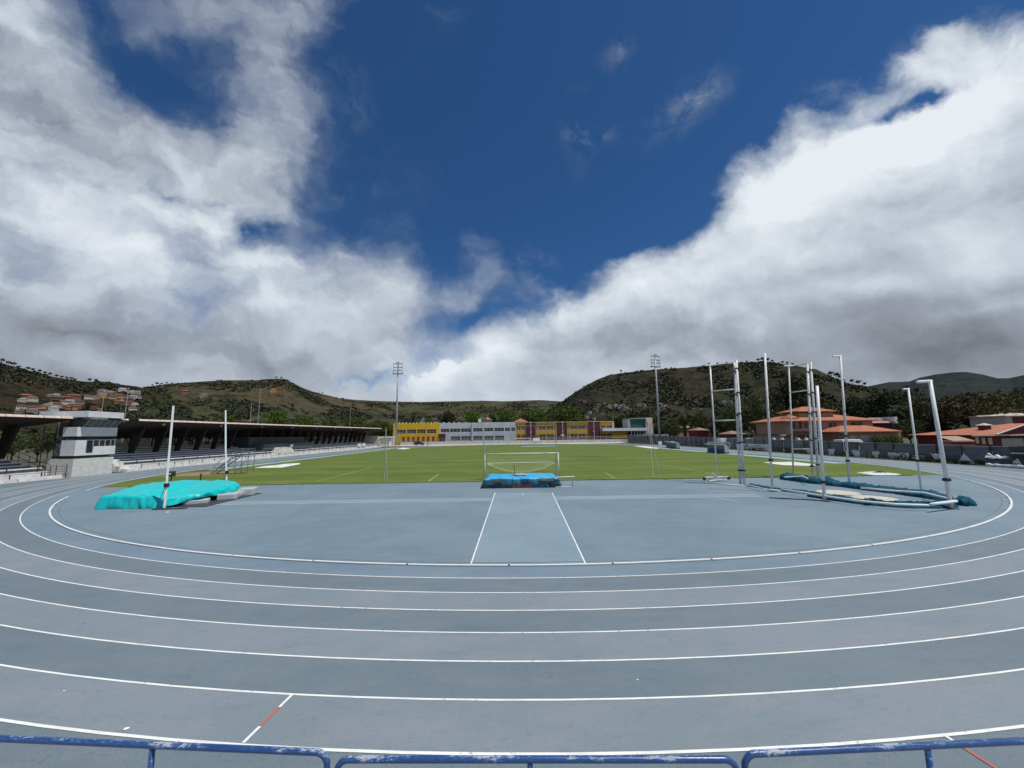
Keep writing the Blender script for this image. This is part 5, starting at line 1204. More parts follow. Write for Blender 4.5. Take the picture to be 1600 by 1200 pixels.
y=yx(1504,63.9); a=MB(); a.add([(63.8,y+1.0,0),(63.9,y-1.3,0),(64.05,y-.55,.75),(64.1,y+.15,1.5),(64.0,y+.6,.7)],[(0,1,2,3,4)]); a.build('cloth',M['bwhite'],t)
a=MB(); a.tube([(64.15,y+.15,0),(64.15,y+.15,1.5)],.03,6); a.build('stick',M['bframe'],t)
# the heap of old banners at the right edge
def slab(name,label,pts,zs,mt,seed,cat='banner',par=None,amp=.18):
    """a limp sheet over a rough quad of ground points with given heights"""
    n=14; vs=[]
    for i in range(n+1):
        for j in range(n+1):
            u,v_=i/n,j/n; p=(Vector(pts[0])*(1-u)*(1-v_)+Vector(pts[1])*u*(1-v_)+Vector(pts[2])*u*v_+Vector(pts[3])*(1-u)*v_); z=zs[0]*(1-u)*(1-v_)+zs[1]*u*(1-v_)+zs[2]*u*v_+zs[3]*(1-u)*v_
            vs.append((p.x+amp*.5*noise.noise(Vector((u*4,v_*4,seed))),p.y,max(.03,z+amp*noise.noise(Vector((u*5,v_*3,seed+2))))))
    a=MB(); a.add(vs,[(i*(n+1)+j,i*(n+1)+j+1,(i+1)*(n+1)+j+1,(i+1)*(n+1)+j) for i in range(n) for j in range(n)]); return a.build(name,M[mt],par,smooth=True,label=label,cat=cat if par is None else None)
Y0,Y1_=yx(1538,63.4),yx(1650,63.4)
slab('old_banner','pale crumpled banner thrown over the top of the heap at the right edge',[(64.2,Y0+.8,0),(64.4,yx(1572,64.4),0),(64.9,yx(1572,64.9),0),(64.8,Y0+.9,0)],(1.05,.8,1.3,1.5),'bwhite',3,amp=.3)
t=thing('banner_heap','dark heap of folded black banners with a white three-bar emblem at the right edge','banners',(63.9,(Y0+Y1_)/2,0))
slab('front_fold',None,[(63.2,Y0,0),(63.2,Y1_,0),(63.6,Y1_,0),(63.6,Y0,0)],(.15,.25,1.35,1.0),'bblack',11,par=t,amp=.12)
slab('top_fold',None,[(63.6,Y0-1.6,0),(63.6,Y1_,0),(64.9,Y1_,0),(64.9,Y0-2.2,0)],(1.2,1.3,1.8,1.6),'bblack',12,par=t,amp=.22)
slab('raised_fold',None,[(64.1,yx(1576,64.1),0),(64.1,Y1_,0),(64.3,Y1_,0),(64.3,yx(1576,64.3),0)],(1.0,1.0,2.7,2.6),'bblack',13,par=t,amp=.12)
yc=yx(1586,63.15); three_bars(t,63.12,yc,.58,.62); yc=yx(1606,63.15); three_bars(t,63.12,yc,.58,.62)
a=MB(); a.box(63.98,64.02,yx(1576,64)-.1,yx(1600,64),1.72,1.86); a.build('stroke',M['bwmark'],t)
rl_=thing('rolled_tarpaulin','long grey-white rolled tarpaulin lying in front of the black banner heap','tarpaulin',(62.9,(Y0+Y1_)/2,0))
a=MB(); a.tube([(62.95+.06*math.sin(k*1.3),yx(1536,62.9)+(Y1_-yx(1536,62.9))*k/24,.19+.03*math.sin(k*2.1)) for k in range(25)],[.19+.04*math.sin(k*1.7) for k in range(25)],10); a.build('roll',M['bwhite'],rl_,smooth=True)
# ---------------- dugouts ----------------
M['clear']=mat('clear_roof_panel',(.42,.48,.42),(.34,.40,.36),2,.25); M['seatblue']=mat('blue_seats',(.02,.09,.30),(.015,.07,.24),2,.5)
def dugout(label,pa,pb,group):
    A=gp(*pa); B=gp(*pb); L_=(A-B).length; d=(B-A).normalized(); t=thing('team_bench',label,'dugout',(A.x,A.y,0),math.atan2(d.y,d.x),group); Mx=WM[t.name]
    n=max(4,int(L_/1.4)); Hd=2.0
    a=MB(); a.box(0,L_,.35,.8,.35,.5,Mx); a.box(0,L_,.75,.85,.5,1.05,Mx); a.build('seat',M['seatblue'],t)
    a=MB(); a.box(-.05,L_+.05,.2,1.2,.02,.3,Mx); a.build('base',M['matnavy'],t)
    a=MB(); pr=[(1.15,.3),(1.2,1.1),(.95,1.65),(.35,1.95),(-.35,2.0)]
    for i in range(n):
        x0=L_*i/n+.05; x1=L_*(i+1)/n-.05
        for k in range(4): a.add([Mx@Vector((x,y,z)) for (x,(y,z)) in ((x0,pr[k]),(x1,pr[k]),(x1,pr[k+1]),(x0,pr[k+1]))],[(0,1,2,3)])
    a.build('canopy',M['clear'],t)
    for i in range(n+1):
        x=L_*i/n; a=MB(); a.tube([Mx@Vector((x,y+.02,z)) for y,z in pr],.045,6); a.build('rib',M['white'],t)
    for x in (0,L_):
        a=MB(); a.add([Mx@Vector((x+.01,y,z)) for y,z in [(.25,.3)]+pr[:4]+[(.2,1.7)]],[(0,1,2,3,4,5)]); a.build('side_panel',M['clear'],t)
dugout('team dugout with clear ribbed roof and blue seats, nearer the throwing cage',(1104,706.5),(1131,709.0),'team dugouts on the right straight')
dugout('team dugout with clear ribbed roof and blue seats, nearer the right floodlight',(1040,699),(1056,701.5),'team dugouts on the right straight')
for i,(x,y,lab) in enumerate([(1032,692.5,'small white booth left of the farther dugout'),(1052,693,'small white booth right of the farther dugout')]):
    p=gp(x,y+4); a=MB(); a.box(p.x-.6,p.x+.6,p.y,p.y+.8,.3,1.7); t=thing('booth',lab,'booth',(p.x,p.y,0)); a.build('panel',M['white'],t)
    for dx in (-.5,.5): a=MB(); a.tube([(p.x+dx,p.y+.3,0),(p.x+dx,p.y+.3,.3)],.05,6); a.build('leg',M['steel'],t)
# ---------------- sheets lying on the grass ----------------
M['sheet']=mat('white_ground_sheet',(.74,.75,.72),(.60,.62,.60),.7,.6,c3=(.42,.44,.43),s3=2,m3=(.58,.7))
def ground_sheet(label,pts,seed,mt='sheet',h=.14,cat='sheet'):
    P=[gp(*p) for p in pts]; c=sum(P,Vector())/len(P); rg=6; vs=[(c.x,c.y,h*1.2)]; n=0; K=len(P)*5
    for r in range(1,rg+1):
        for k in range(K):
            i=k//5; f=(k%5)/5; q=P[i].lerp(P[(i+1)%len(P)],f); v=c.lerp(q,r/rg); z=.012 if r==rg else .03+h*(1+noise.noise(Vector((v.x*.9,v.y*.35,seed))))*(1-(r/rg)**3); vs.append((v.x,v.y,z))
    fs=[(0,1+k,1+(k+1)%K) for k in range(K)]
    for r in range(rg-1):
        for k in range(K): fs.append((1+r*K+k,1+(r+1)*K+k,1+(r+1)*K+(k+1)%K,1+r*K+(k+1)%K))
    a=MB(); a.add(vs,fs); return a.build('ground_sheet',M[mt],smooth=True,label=label,cat=cat)
ground_sheet('cream white sheet over the sand pit on the left side of the field',[(396,731.3),(440,730.6),(470,725),(468,723.8),(452,724.8),(430,727.8)],1)
ground_sheet('bright white crumpled sheet on the right side of the field behind the cage',[(1192,722.6),(1222,726.6),(1258,727.8),(1288,727.3),(1262,725.2),(1240,723),(1215,722.4)],2)
ground_sheet('grey sheet with a dark fold behind the second leaning post',[(1338,738.5),(1366,742.8),(1398,743),(1408,741.5),(1382,738.2),(1358,737.2)],3,'bwhite',.10)
ground_sheet('dark folded cover lying on the grey sheet',[(1361,740.3),(1372,741.0),(1388,740.9),(1384,739.6),(1368,739.2)],4,'matblack',.30,'cover')
ground_sheet('small white sheet at the far left corner of the field',[(618,701.4),(632,702),(642,700.8),(630,700)],5)
ground_sheet('white sheet at the far right corner of the field',[(992,697.4),(1012,700.2),(1030,701.3),(1022,698.9),(1005,697.2)],6)
p=gp(842,697.2); a=MB(); a.box(p.x-7,p.x+7,p.y-3,p.y+3,.004,.02); a.build('far_pad',M['strip'],kind='structure')
# ---------------- timing stairs on the left straight ----------------
jt=thing('judge_stairs','portable grey steel judges stairs with a railed platform by the left straight','stairs',(-41,57,0))
S0=gp(334,740.5); S1=gp(375,739); T_=ax(381,712,S1.x); zt=T_.z; S1.y=S0.y+.3
M['stairsteel']=mat('stair_steel',(.20,.215,.225),(.14,.15,.16),2,.5,metal=.3)
for dy in (-.65,.65): a=MB(); a.tube([(S0.x,S0.y+dy,.05),(S1.x,S1.y+dy,zt)],.06,6); a.build('stringer',M['stairsteel'],jt)
for i in range(9):
    f=(i+.6)/9; x=S0.x+(S1.x-S0.x)*f; z=zt*f; a=MB(); a.box(x-.19,x+.19,S0.y-.65,S0.y+.65,z-.03,z+.02); a.build('tread',M['stairsteel'],jt)
    a=MB(); a.box(x-.15,x+.1,S0.y-.6,S0.y+.6,z+.02,z+.06); 
xe=S1.x+1.9
a=MB(); a.box(S1.x,xe,S1.y-.7,S1.y+.7,zt-.06,zt+.02); a.build('platform',M['stairsteel'],jt)
for x in (S1.x+.1,xe-.05):
    for dy in (-.65,.65): a=MB(); a.tube([(x,S1.y+dy,0),(x,S1.y+dy,zt+1.05)],.045,6); a.build('leg',M['stairsteel'],jt)
a=MB()
for z in (.55,1.05):
    for dy in (-.65,.65): a.tube([(S1.x+.1,S1.y+dy,zt+z),(xe-.05,S1.y+dy,zt+z)],.03,5)
    a.tube([(xe-.05,S1.y-.65,zt+z),(xe-.05,S1.y+.65,zt+z)],.03,5)
for dy in (-.65,.65): a.tube([(S0.x+.4,S0.y+dy,1.1),(S1.x+.1,S1.y+dy,zt+1.05)],.03,5); a.tube([(S0.x+.4,S0.y+dy,.25),(S0.x+.4,S0.y+dy,1.1)],.03,5)
a.build('handrail',M['stairsteel'],jt)
a=MB(); a.tube([(S1.x+.1,S1.y-.65,.1),(xe-.05,S1.y-.65,zt-.2)],.03,5); a.tube([(S1.x-1.6,S1.y-.65,zt*.55),(xe-.05,S1.y-.65,.3)],.03,5); a.build('brace',M['stairsteel'],jt)
p=gp(267,752); t=thing('meter_box','small dark grey box on a post behind the turquoise tarpaulin','box',(p.x,p.y,0)); a=MB(); a.box(p.x-.32,p.x+.32,p.y-.2,p.y+.2,.55,1.15); a.build('case',M['darksteel'],t); a=MB(); a.tube([(p.x,p.y,0),(p.x,p.y,.56)],.07,6); a.build('post',M['darksteel'],t); a=MB(); a.box(p.x-.2,p.x+.12,p.y-.22,p.y-.202,.8,.95); a.build('display',M['white'],t)
p=gp(313,753); a=MB(); a.tube([(p.x,p.y,0),(p.x,p.y,.85)],.07,8); a.tube([(p.x,p.y,.85),(p.x,p.y,.92)],.10,8); a.build('bollard',M['black'],label='short black stake in the grass just above the tarpaulin',cat='stake')
# ---------------- villas beyond the fence ----------------
M['salmon']=mat('salmon_render',(.34,.215,.16),(.29,.185,.14),.5,.8,c3=(.32,.19,.15),s3=1.5,m3=(.6,.8)); M['shut']=mat('brown_shutter',(.045,.014,.010),(.035,.012,.009),2,.6); M['trim']=mat('cream_trim',(.55,.50,.42),(.47,.43,.36),1,.8); M['garage']=mat('grey_roller_door',(.36,.37,.37),(.30,.31,.31),1,.6,stretch=(1,1,8))
def Z(px,py,Y): return ay(px,py,Y).z
def X_(px,Y): return ay(px,680,Y).x
sv=thing('salmon_villa','large salmon two-storey villa with hipped orange tile roofs behind the fence','house',(X_(1310,114),114,0))
Yv=112.
def vbox(x0,x1,y0,y1,z0,z1,mt,name): a=MB(); a.box(X_(x0,y0),X_(x1,y0),y0,y1,z0,z1); return a.build(name,M[mt],sv)
zt=Z(1300,658,Yv); zm=Z(1300,678,Yv)
vbox(1231,1366,Yv,Yv+14,zm,zt,'salmon','wall'); vbox(1226,1368,Yv-.6,Yv+14,0,zm-.3,'salmon','wall'); vbox(1222,1369,Yv-1.2,Yv,zm-.35,zm,'trim','floor_band')
vbox(1252,1306,Yv+3,Yv+10,zt,Z(1280,645,Yv+3),'salmon','wall')
hip(sv,X_(1224,Yv),X_(1369,Yv),Yv-1.2,Yv+15.5,zt,Z(1300,645,Yv+7)-zt-.3,M['tiles'],inset=9.)
z2=Z(1280,643.5,Yv+3); hip(sv,X_(1246,Yv+3),X_(1308,Yv+3),Yv+2,Yv+11,z2,Z(1280,635.5,Yv+6.5)-z2-.2,M['tiles'],inset=5.)
hip(sv,X_(1238,Yv),X_(1254,Yv),Yv+.6,Yv+4.4,zt+.9,1.1,M['tiles'])
z3=Z(1370,675,106)
a=MB(); a.box(X_(1318,105),X_(1408,105),105,Yv-.7,0,z3); a.build('wall',M['salmon'],sv)
hip(sv,X_(1312,104),X_(1411,104),104,Yv+2.5,z3,Z(1370,664.5,108)-z3-.2,M['tiles'],inset=5.2)
def vwin(x0,x1,y0,y1,Y,name='window',mt='shut'):
    a=MB(); a.box(X_(x0,Y),X_(x1,Y),Y-.14,Y-.003,Z((x0+x1)/2,y1,Y),Z((x0+x1)/2,y0,Y)); w=a.build(name,M[mt],sv)
    if name=='window': b=MB(); b.box(X_(x0+(x1-x0)*.3,Y),X_(x1-(x1-x0)*.3,Y),Y-.17,Y-.145,Z((x0+x1)/2,y1-.8,Y),Z((x0+x1)/2,y0+.8,Y)); b.build('pane',M['glass'],w)
for w in ((1239,1254,659.5,669.5),(1259,1264,661.5,668.5),(1297.5,1308,661,668.5),(1332,1349,660,666)): vwin(*w,Yv)
for w in ((1246,1251,680,686),(1255,1261,680,686),(1289,1293,680.5,685.5),(1295.5,1300,680.5,685.5),(1303,1310,680,685.5)): vwin(*w,Yv-.6)
vwin(1326,1337,680.5,689,105,'garage_door','garage'); vwin(1343.5,1356,680.5,690,105,'garage_door','garage')
for x in (1236,1244,1258): a=MB(); a.tube([(X_(x,Yv-2),Yv-2,0),(X_(x,Yv-2),Yv-2,zm-.3)],.16,8); a.build('column',M['trim'],sv)
a=MB(); a.box(X_(1231,Yv),X_(1262,Yv),Yv-2.2,Yv-2.1,zm,zm+.95); a.box(X_(1224,Yv),X_(1264,Yv),Yv-2.4,Yv,zm-.32,zm-.02); a.build('balcony',M['shut'],sv)
sh=thing('solar_house','low dark red house with solar panels on a pale red roof behind the villa','house',(X_(1385,128),128,0))
a=MB(); a.box(X_(1358,128),X_(1400,128),128,136,0,Z(1380,661,128)); a.build('wall',M['maroon'],sh)
zr=Z(1380,660.8,127); zk=Z(1380,652.5,131); a=MB(); a.add([(X_(1356,127),127,zr),(X_(1404,127),127,zr),(X_(1403,131),131.5,zk),(X_(1362,131),131.5,zk),(X_(1404,127),137,zr-.5),(X_(1356,127),137,zr-.5)],[(0,1,2,3),(3,2,4,5),(1,4,2),(0,3,5)]); rf=a.build('roof',mat('pale_red_roof',(.42,.16,.11),(.36,.14,.10),1,.7),sh)
for i in range(6):
    a=MB(); x0=X_(1367+4.8*i,128); x1=X_(1371+4.8*i,128); f0,f1=.35,.85; y=127; dz_=(zk-zr)/4.5; a.add([(x0,127+4.5*f0,zr+4.5*f0*dz_+.08),(x1,127+4.5*f0,zr+4.5*f0*dz_+.08),(x1,127+4.5*f1,zr+4.5*f1*dz_+.08),(x0,127+4.5*f1,zr+4.5*f1*dz_+.08)],[(0,1,2,3)]); a.build('solar_panel',M['glass'],rf)
a=MB(); a.box(X_(1400,127),X_(1405,127),126.8,131,zr-.2,zk+.1); a.build('gable_edge',M['white'],sh)
# red villa
M['crimson']=mat('crimson_render',(.16,.018,.022),(.12,.014,.018),.6,.8); rv=thing('red_villa','crimson bungalow with clay tile roof, white garage and square chimney at the right','house',(X_(1570,86),86,0)); Yr=86.
def rbox(x0,x1,y0,y1,za,zb,mt,name,par=None): a=MB(); a.box(X_(x0,y0),X_(x1,y0),y0,y1,za,zb); return a.build(name,M[mt],par or rv)
ze=Z(1560,679,Yr); rbox(1520,1690,Yr,Yr+12,0,ze,'crimson','wall')
zr=Z(1600,661.5,Yr+6); xl=X_(1510,Yr); xr=X_(1700,Yr); xm=X_(1556,Yr)
a=MB(); a.add([(xl,Yr-1,ze),(xr,Yr-1,ze+.4),(xr,Yr+6,zr),(X_(1580,Yr+6),Yr+6,zr),(xr,Yr+13,ze),(xl,Yr+13,ze)],[(0,1,2,3),(3,2,4,5),(0,3,5)]); rfo=a.build('roof',M['tiles'],rv)
a=MB(); a.box(xl,xr,Yr-1.1,Yr-.85,ze-.28,ze+.05); a.tube([(X_(1556,Yr-1.1),Yr-1.2,ze+.05),(X_(1640,Yr-1.1),Yr-1.2,Z(1640,652,Yr))],.16,4); a.build('eave',M['trim'],rv)
a=MB(); a.add([(X_(1560,Yr-1.1),Yr-1.0,ze+.05),(X_(1690,Yr-1.1),Yr-1.0,ze+.05),(X_(1690,Yr-1.1),Yr-1.0,Z(1640,652,Yr)),(X_(1640,Yr-1.1),Yr-1.0,Z(1640,652,Yr))],[(0,1,2,3)]); a.build('gable',M['crimson'],rv)
for k,(x0,x1,y0,y1) in enumerate([(1522.5,1527,683,693),(1532,1537,684,694),(1542,1548,684,694.5)]):
    a=MB(); a.box(X_(x0,Yr),X_(x1,Yr),Yr-.12,Yr-.003,Z(x0,y1,Yr),Z(x0,y0,Yr)); a.build('window',M['trim'],rv)
a=MB(); a.box(X_(1562.5,Yr),X_(1596,Yr),Yr-.15,Yr-.003,0,Z(1580,685,Yr)); a.build('garage_door',M['garage'],rv)
X0=X_(1540,Yr+3); a=MB(); a.box(X0-.55,X0+.9,Yr+2.4,Yr+3.8,ze,Z(1542,664.5,Yr+3)); ch=a.build('chimney',M['crimson'],rfo)
a=MB(); zc=Z(1542,664.5,Yr+3); a.add([(X0-.85,Yr+2.1,zc),(X0+1.2,Yr+2.1,zc),(X0+1.2,Yr+4.1,zc),(X0-.85,Yr+4.1,zc),(X0+.17,Yr+3.1,zc+.55)],[(0,3,2,1),(0,1,4),(1,2,4),(2,3,4),(3,0,4)]); a.build('chimney_cap',M['trim'],rfo)
rh=thing('red_annex','small white and crimson upper block above the right end of the red villa','house',(X_(1590,100),100,0))
a=MB(); a.box(X_(1576,100),X_(1586,100),100,108,0,Z(1580,650.5,100)); a.build('wall',M['garage'],rh); a=MB(); a.box(X_(1586.2,100),X_(1640,100),100,108,0,Z(1580,650.5,100)); a.build('wall',M['crimson'],rh)
hip(rh,X_(1572,100),X_(1640,100),99.5,108.5,Z(1580,650.5,100),.9,M['trim'])
gw=thing('garden_wall','crimson garden wall with a beige roof strip under the wide brownish tree','wall',(X_(1500,84),84,0))
a=MB(); a.box(X_(1470,84),X_(1521,84),84,84.4,0,Z(1500,691,84)); a.build('wall',M['crimson'],gw); a=MB(); a.box(X_(1486,84),X_(1520.5,84),83.9,86.5,Z(1500,690,84),Z(1500,688,84)); a.build('coping',M['trim'],gw)
a=MB(); a.add([(X_(1486,84),84,Z(1500,688,84)),(X_(1520,84),84,Z(1500,688,84)),(X_(1520,84),87,Z(1500,681.5,84)),(X_(1486,84),87,Z(1500,681.5,84))],[(0,1,2,3)]); a.build('roof',mat('beige_tiles',(.34,.25,.17),(.28,.20,.14),1,.8),gw)
for i,(x,w,lab) in enumerate([(1372,26,'green hedge in front of the salmon villa garage'),(1395,24,'green hedge at the right end of the salmon villa wall')]):
    t=thing('hedge',lab,'hedge',(X_(x,101),101,0)); p=X_(x,101); hw=w/FP*101/2; crown_mb([(p,101,1.3,hw,1.2,2.0),(p-hw*.4,101,1.6,hw*.6,1.1,1.9),(p+hw*.4,101,1.5,hw*.6,1.1,1.9)],2600,.16,90+i).build('foliage',M['leaf_bright'],t)
# houses low behind the fence near the palms
for i,(xa,xb,yt,yb_,Y,mt,lab) in enumerate([(1058,1090,669,690,200,'salmon','terracotta house half hidden by the palms over the fence'),(1090,1108,673,690,165,'crimson','dark red wall house behind the trees left of the cage'),(1142,1165,679,690,140,'shut','dark low house behind the white camper')]):
    t=thing('hidden_house',lab,'house',(X_((xa+xb)/2,Y),Y,0)); z=Z(xa,yt,Y); a=MB(); a.box(X_(xa,Y),X_(xb,Y),Y,Y+8,0,z); a.build('wall',M[mt],t); hip(t,X_(xa-1,Y),X_(xb+1,Y),Y-.5,Y+8.5,z,1.2,M['terra'])
# ---------------- vehicles and people ----------------
M['tyre']=M['black']; M['vwhite']=mat('white_car_paint',(.78,.79,.80),(.72,.73,.74),1,.25); M['vdark']=mat('dark_car_paint',(.015,.016,.02),(.02,.02,.024),1,.25,spec=.8); M['lampr']=mat('red_lamp',(.35,.01,.01),None,1,.3)
def car(label,loc,rz,mt,sc=1.,kind='suv',cat='car'):
    t=thing('parked_car' if cat=='car' else 'camper_van',label,cat,loc,rz); Mx=WM[t.name]@Matrix.Scale(sc,4)
    prof={'suv':[(-2.2,.35),(-2.25,.95),(-2.15,1.05),(-1.75,1.7),(.55,1.72),(1.25,1.12),(2.15,.98),(2.25,.6),(2.2,.35)],'van':[(-3.2,.4),(-3.2,3.0),(1.6,3.05),(2.3,2.3),(2.6,1.35),(3.15,1.15),(3.2,.45)]}[kind]
    L_=[p[0] for p in prof]; a=MB(); n=len(prof); hw=.9 if kind=='suv' else 1.1
    vs=[Mx@Vector((x,-hw*(.86 if z>1.3 and kind=='suv' else 1),z)) for x,z in prof]+[Mx@Vector((x,hw*(.86 if z>1.3 and kind=='suv' else 1),z)) for x,z in prof]
    a.add(vs,[tuple(range(n)),tuple(reversed(range(n,2*n)))]+[(i,n+i,n+(i+1)%n,(i+1)%n) for i in range(n)]); o=a.build('body',M[mt],t); b=o.modifiers.new('b','BEVEL'); b.width=.05*sc; b.segments=2
    for sg in (-1,1):
        a=MB(); w=([(-1.85,1.12),(-1.55,1.6),(.45,1.6),(.95,1.12)] if kind=='suv' else [(.9,1.6),(.9,2.3),(1.9,2.3),(2.3,1.6)]); y=sg*(hw*.93+.015 if kind=='suv' else hw+.01)
        a.add([Mx@Vector((x,sg*((hw*.86 if z>1.3 else hw*.97)+.02) if kind=='suv' else y,z)) for x,z in w],[(0,1,2,3)]); a.build('window',M['glass'],t)
    for x in ((-1.4,1.4) if kind=='suv' else (-1.9,2.1)):
        for sg in (-1,1):
            a=MB(); a.tube([Mx@Vector((x,sg*hw*.78,.36)),Mx@Vector((x,sg*(hw+.02),.36))],.36*sc,14); wh=a.build('wheel',M['tyre'],t); a=MB(); a.tube([Mx@Vector((x,sg*(hw+.02),.36)),Mx@Vector((x,sg*(hw+.04),.36))],.2*sc,10); a.build('rim',M['steel'],wh)
    for sg in (-.6,.6):
        a=MB(); a.box(L_[0]-.06,L_[0]+.02,sg-.12,sg+.12,.85,1.0,Mx); a.build('tail_lamp',M['lampr'],t); a=MB(); xh=2.2 if kind=='suv' else 3.15; a.box(xh-.04,xh+.05,sg-.15,sg+.15,.75,.9,Mx); a.build('headlight',M['white'],t)
    return t
p=gp(655,694.2); car('dark parked car in front of the yellow building',(ay(655,690,206).x,206,0),0,'vdark',1.22)
car('white camper van behind the fence under the trees left of the cage poles',(X_(1138,118),118,0),.05,'vwhite',1.0,'van','camper van')
car('white van of which only the roof shows above the fence below the villa garage',(X_(1327,86),86,0),.1,'vwhite',.96,'van','van')
for i,(x,lab) in enumerate([(1178,'white car roof glimpsed above the fence left of the tallest post'),(1197,'white car roof glimpsed above the fence right of the tallest post')]): car(lab,(X_(x,130),130,0),.2,'vwhite',1.6)
for i,x in enumerate((1208.5,1221.5,1247,1259,1277)):
    t=thing('gate_pillar','small white-capped garden pillar showing above the fence below the villa','pillar',(X_(x,100),100,0),group='white-capped pillars above the fence'); X=X_(x,100); z=Z(x,684.5,100); a=MB(); a.box(X-.3,X+.3,99.7,100.3,0,z-.5); a.build('shaft',M['trim'],t); a=MB(); a.box(X-.42,X+.42,99.6,100.4,z-.5,z-.3); a.box(X-.25,X+.25,99.75,100.25,z-.3,z+.1); a.build('cap',M['white'],t)
M['skin']=mat('skin',(.42,.26,.18),None,1,.6); M['cdark']=mat('dark_clothes',(.02,.022,.028),None,1,.8); M['cblue']=mat('blue_clothes',(.04,.07,.14),None,1,.8); M['cred']=mat('red_clothes',(.30,.05,.04),None,1,.8)
def person(label,x,y,h,rz,top,legs,stride=.15):
    t=thing('person',label,'person',(x,y,0),rz); s=h/1.75
    J=[(0,0,.95),(0,0,1.2),(0,0,1.42),(0,0,1.52),(0,.02,1.65),(.17,0,1.40),(.24,.05,1.12),(.22,.14,.90),(-.17,0,1.40),(-.24,-.05,1.12),(-.22,-.02,.88),(.09,0,.90),(.10,stride,.48),(.10,stride*.9,.06),(.10,stride+.13,.03),(-.09,0,.90),(-.10,-stride*.6,.48),(-.10,-stride*1.3,.08),(-.10,-stride*1.3+.13,.03)]
    Rr=[.14,.13,.12,.055,.105,.06,.045,.035,.06,.045,.035,.085,.06,.042,.035,.085,.06,.042,.035]
    E=[(0,1),(1,2),(2,3),(3,4),(2,5),(5,6),(6,7),(2,8),(8,9),(9,10),(0,11),(11,12),(12,13),(13,14),(0,15),(15,16),(16,17),(17,18)]
    me=D.meshes.new('body'); me.from_pydata([(a*s,b*s,c*s) for a,b,c in J],E,[]); o=D.objects.new('body',me); COL.objects.link(o); o.parent=t; WM[o.name]=WM[t.name]
    m=o.modifiers.new('skin','SKIN'); 
    for i,r in enumerate(Rr): me.skin_vertices[0].data[i].radius=(r*s,r*s)
    me.skin_vertices[0].data[0].use_root=True; ss=o.modifiers.new('sub','SUBSURF'); ss.levels=1; ss.render_levels=1; me.materials.append(M['skin'])
    Mx=WM[t.name]@Matrix.Scale(s,4); a=MB(); a.tube([Mx@Vector((0,0,.93)),Mx@Vector((0,0,1.2)),Mx@Vector((0,0,1.44))],[.19,.175,.15],10)
    for sg in (-1,1): a.tube([Mx@Vector((sg*.15,0,1.41)),Mx@Vector((sg*.25,.05*sg,1.10))],[.08,.06],8)
    a.build('top',M[top],t,smooth=True); a=MB()
    a.tube([Mx@Vector((.09,0,.96)),Mx@Vector((.10,stride,.48)),Mx@Vector((.10,stride*.9,.10))],[.12,.085,.07],8); a.tube([Mx@Vector((-.09,0,.96)),Mx@Vector((-.10,-stride*.6,.48)),Mx@Vector((-.10,-stride*1.3,.12))],[.12,.085,.07],8); a.build('trousers',M[legs],t,smooth=True)
    a=MB(); a.ball(Mx@Vector((0,-.01,1.70)),.11*s,.12*s,.09*s); a.build('hair',M['cdark'],t,smooth=True)
person('person in dark clothes walking beside the dark car on the far track',ay(668.5,690,196).x,196,2.35,1.2,'cdark','cdark',.2)
person('person in dark clothes at the foot of the left floodlight mast',ay(617,690,203).x,203,2.2,.3,'cdark','cblue',.08)
person('person in a blue top right of the left floodlight mast foot',ay(623.5,690,203).x,203,2.1,2.,'cblue','cdark',.1)
person('person in a red top standing at the end of the long stand',ay(592.5,690,190).x,190,2.1,2.,'cred','cdark',.1)
t=thing('basketball_hoop','basketball hoop with small orange-white board before the middle maroon panel','basketball hoop',(ay(881,690,214.5).x,214.5,0)); X=ay(881,690,214.5).x
a=MB(); a.tube([(X,214.5,0),(X,214.5,2.6),(X-.7,213.9,4.1)],.12,6); a.build('pole',M['darksteel'],t); a=MB(); a.box(X-1.5,X+.2,213.7,213.8,3.7,4.9); a.build('board',M['trim'],t); a=MB(); a.tube([(X-.65+.45*math.cos(w),213.2+.45*math.sin(w),3.9) for w in [6.2832*k/12 for k in range(13)]],.05,5); a.build('ring',M['cred'],t)
a=MB(); X=ay(838,690,210).x; a.box(X-1.9,X+1.9,209.9,210.05,1.5,3.); bt=thing('white_board','white rectangular board standing before the first maroon panel','board',(X,210,0)); a.build('panel',M['white'],bt)
for dx in (-1.6,1.6): a=MB(); a.tube([(X+dx,210.1,0),(X+dx,210.1,1.6)],.06,6); a.build('leg',M['steel'],bt)
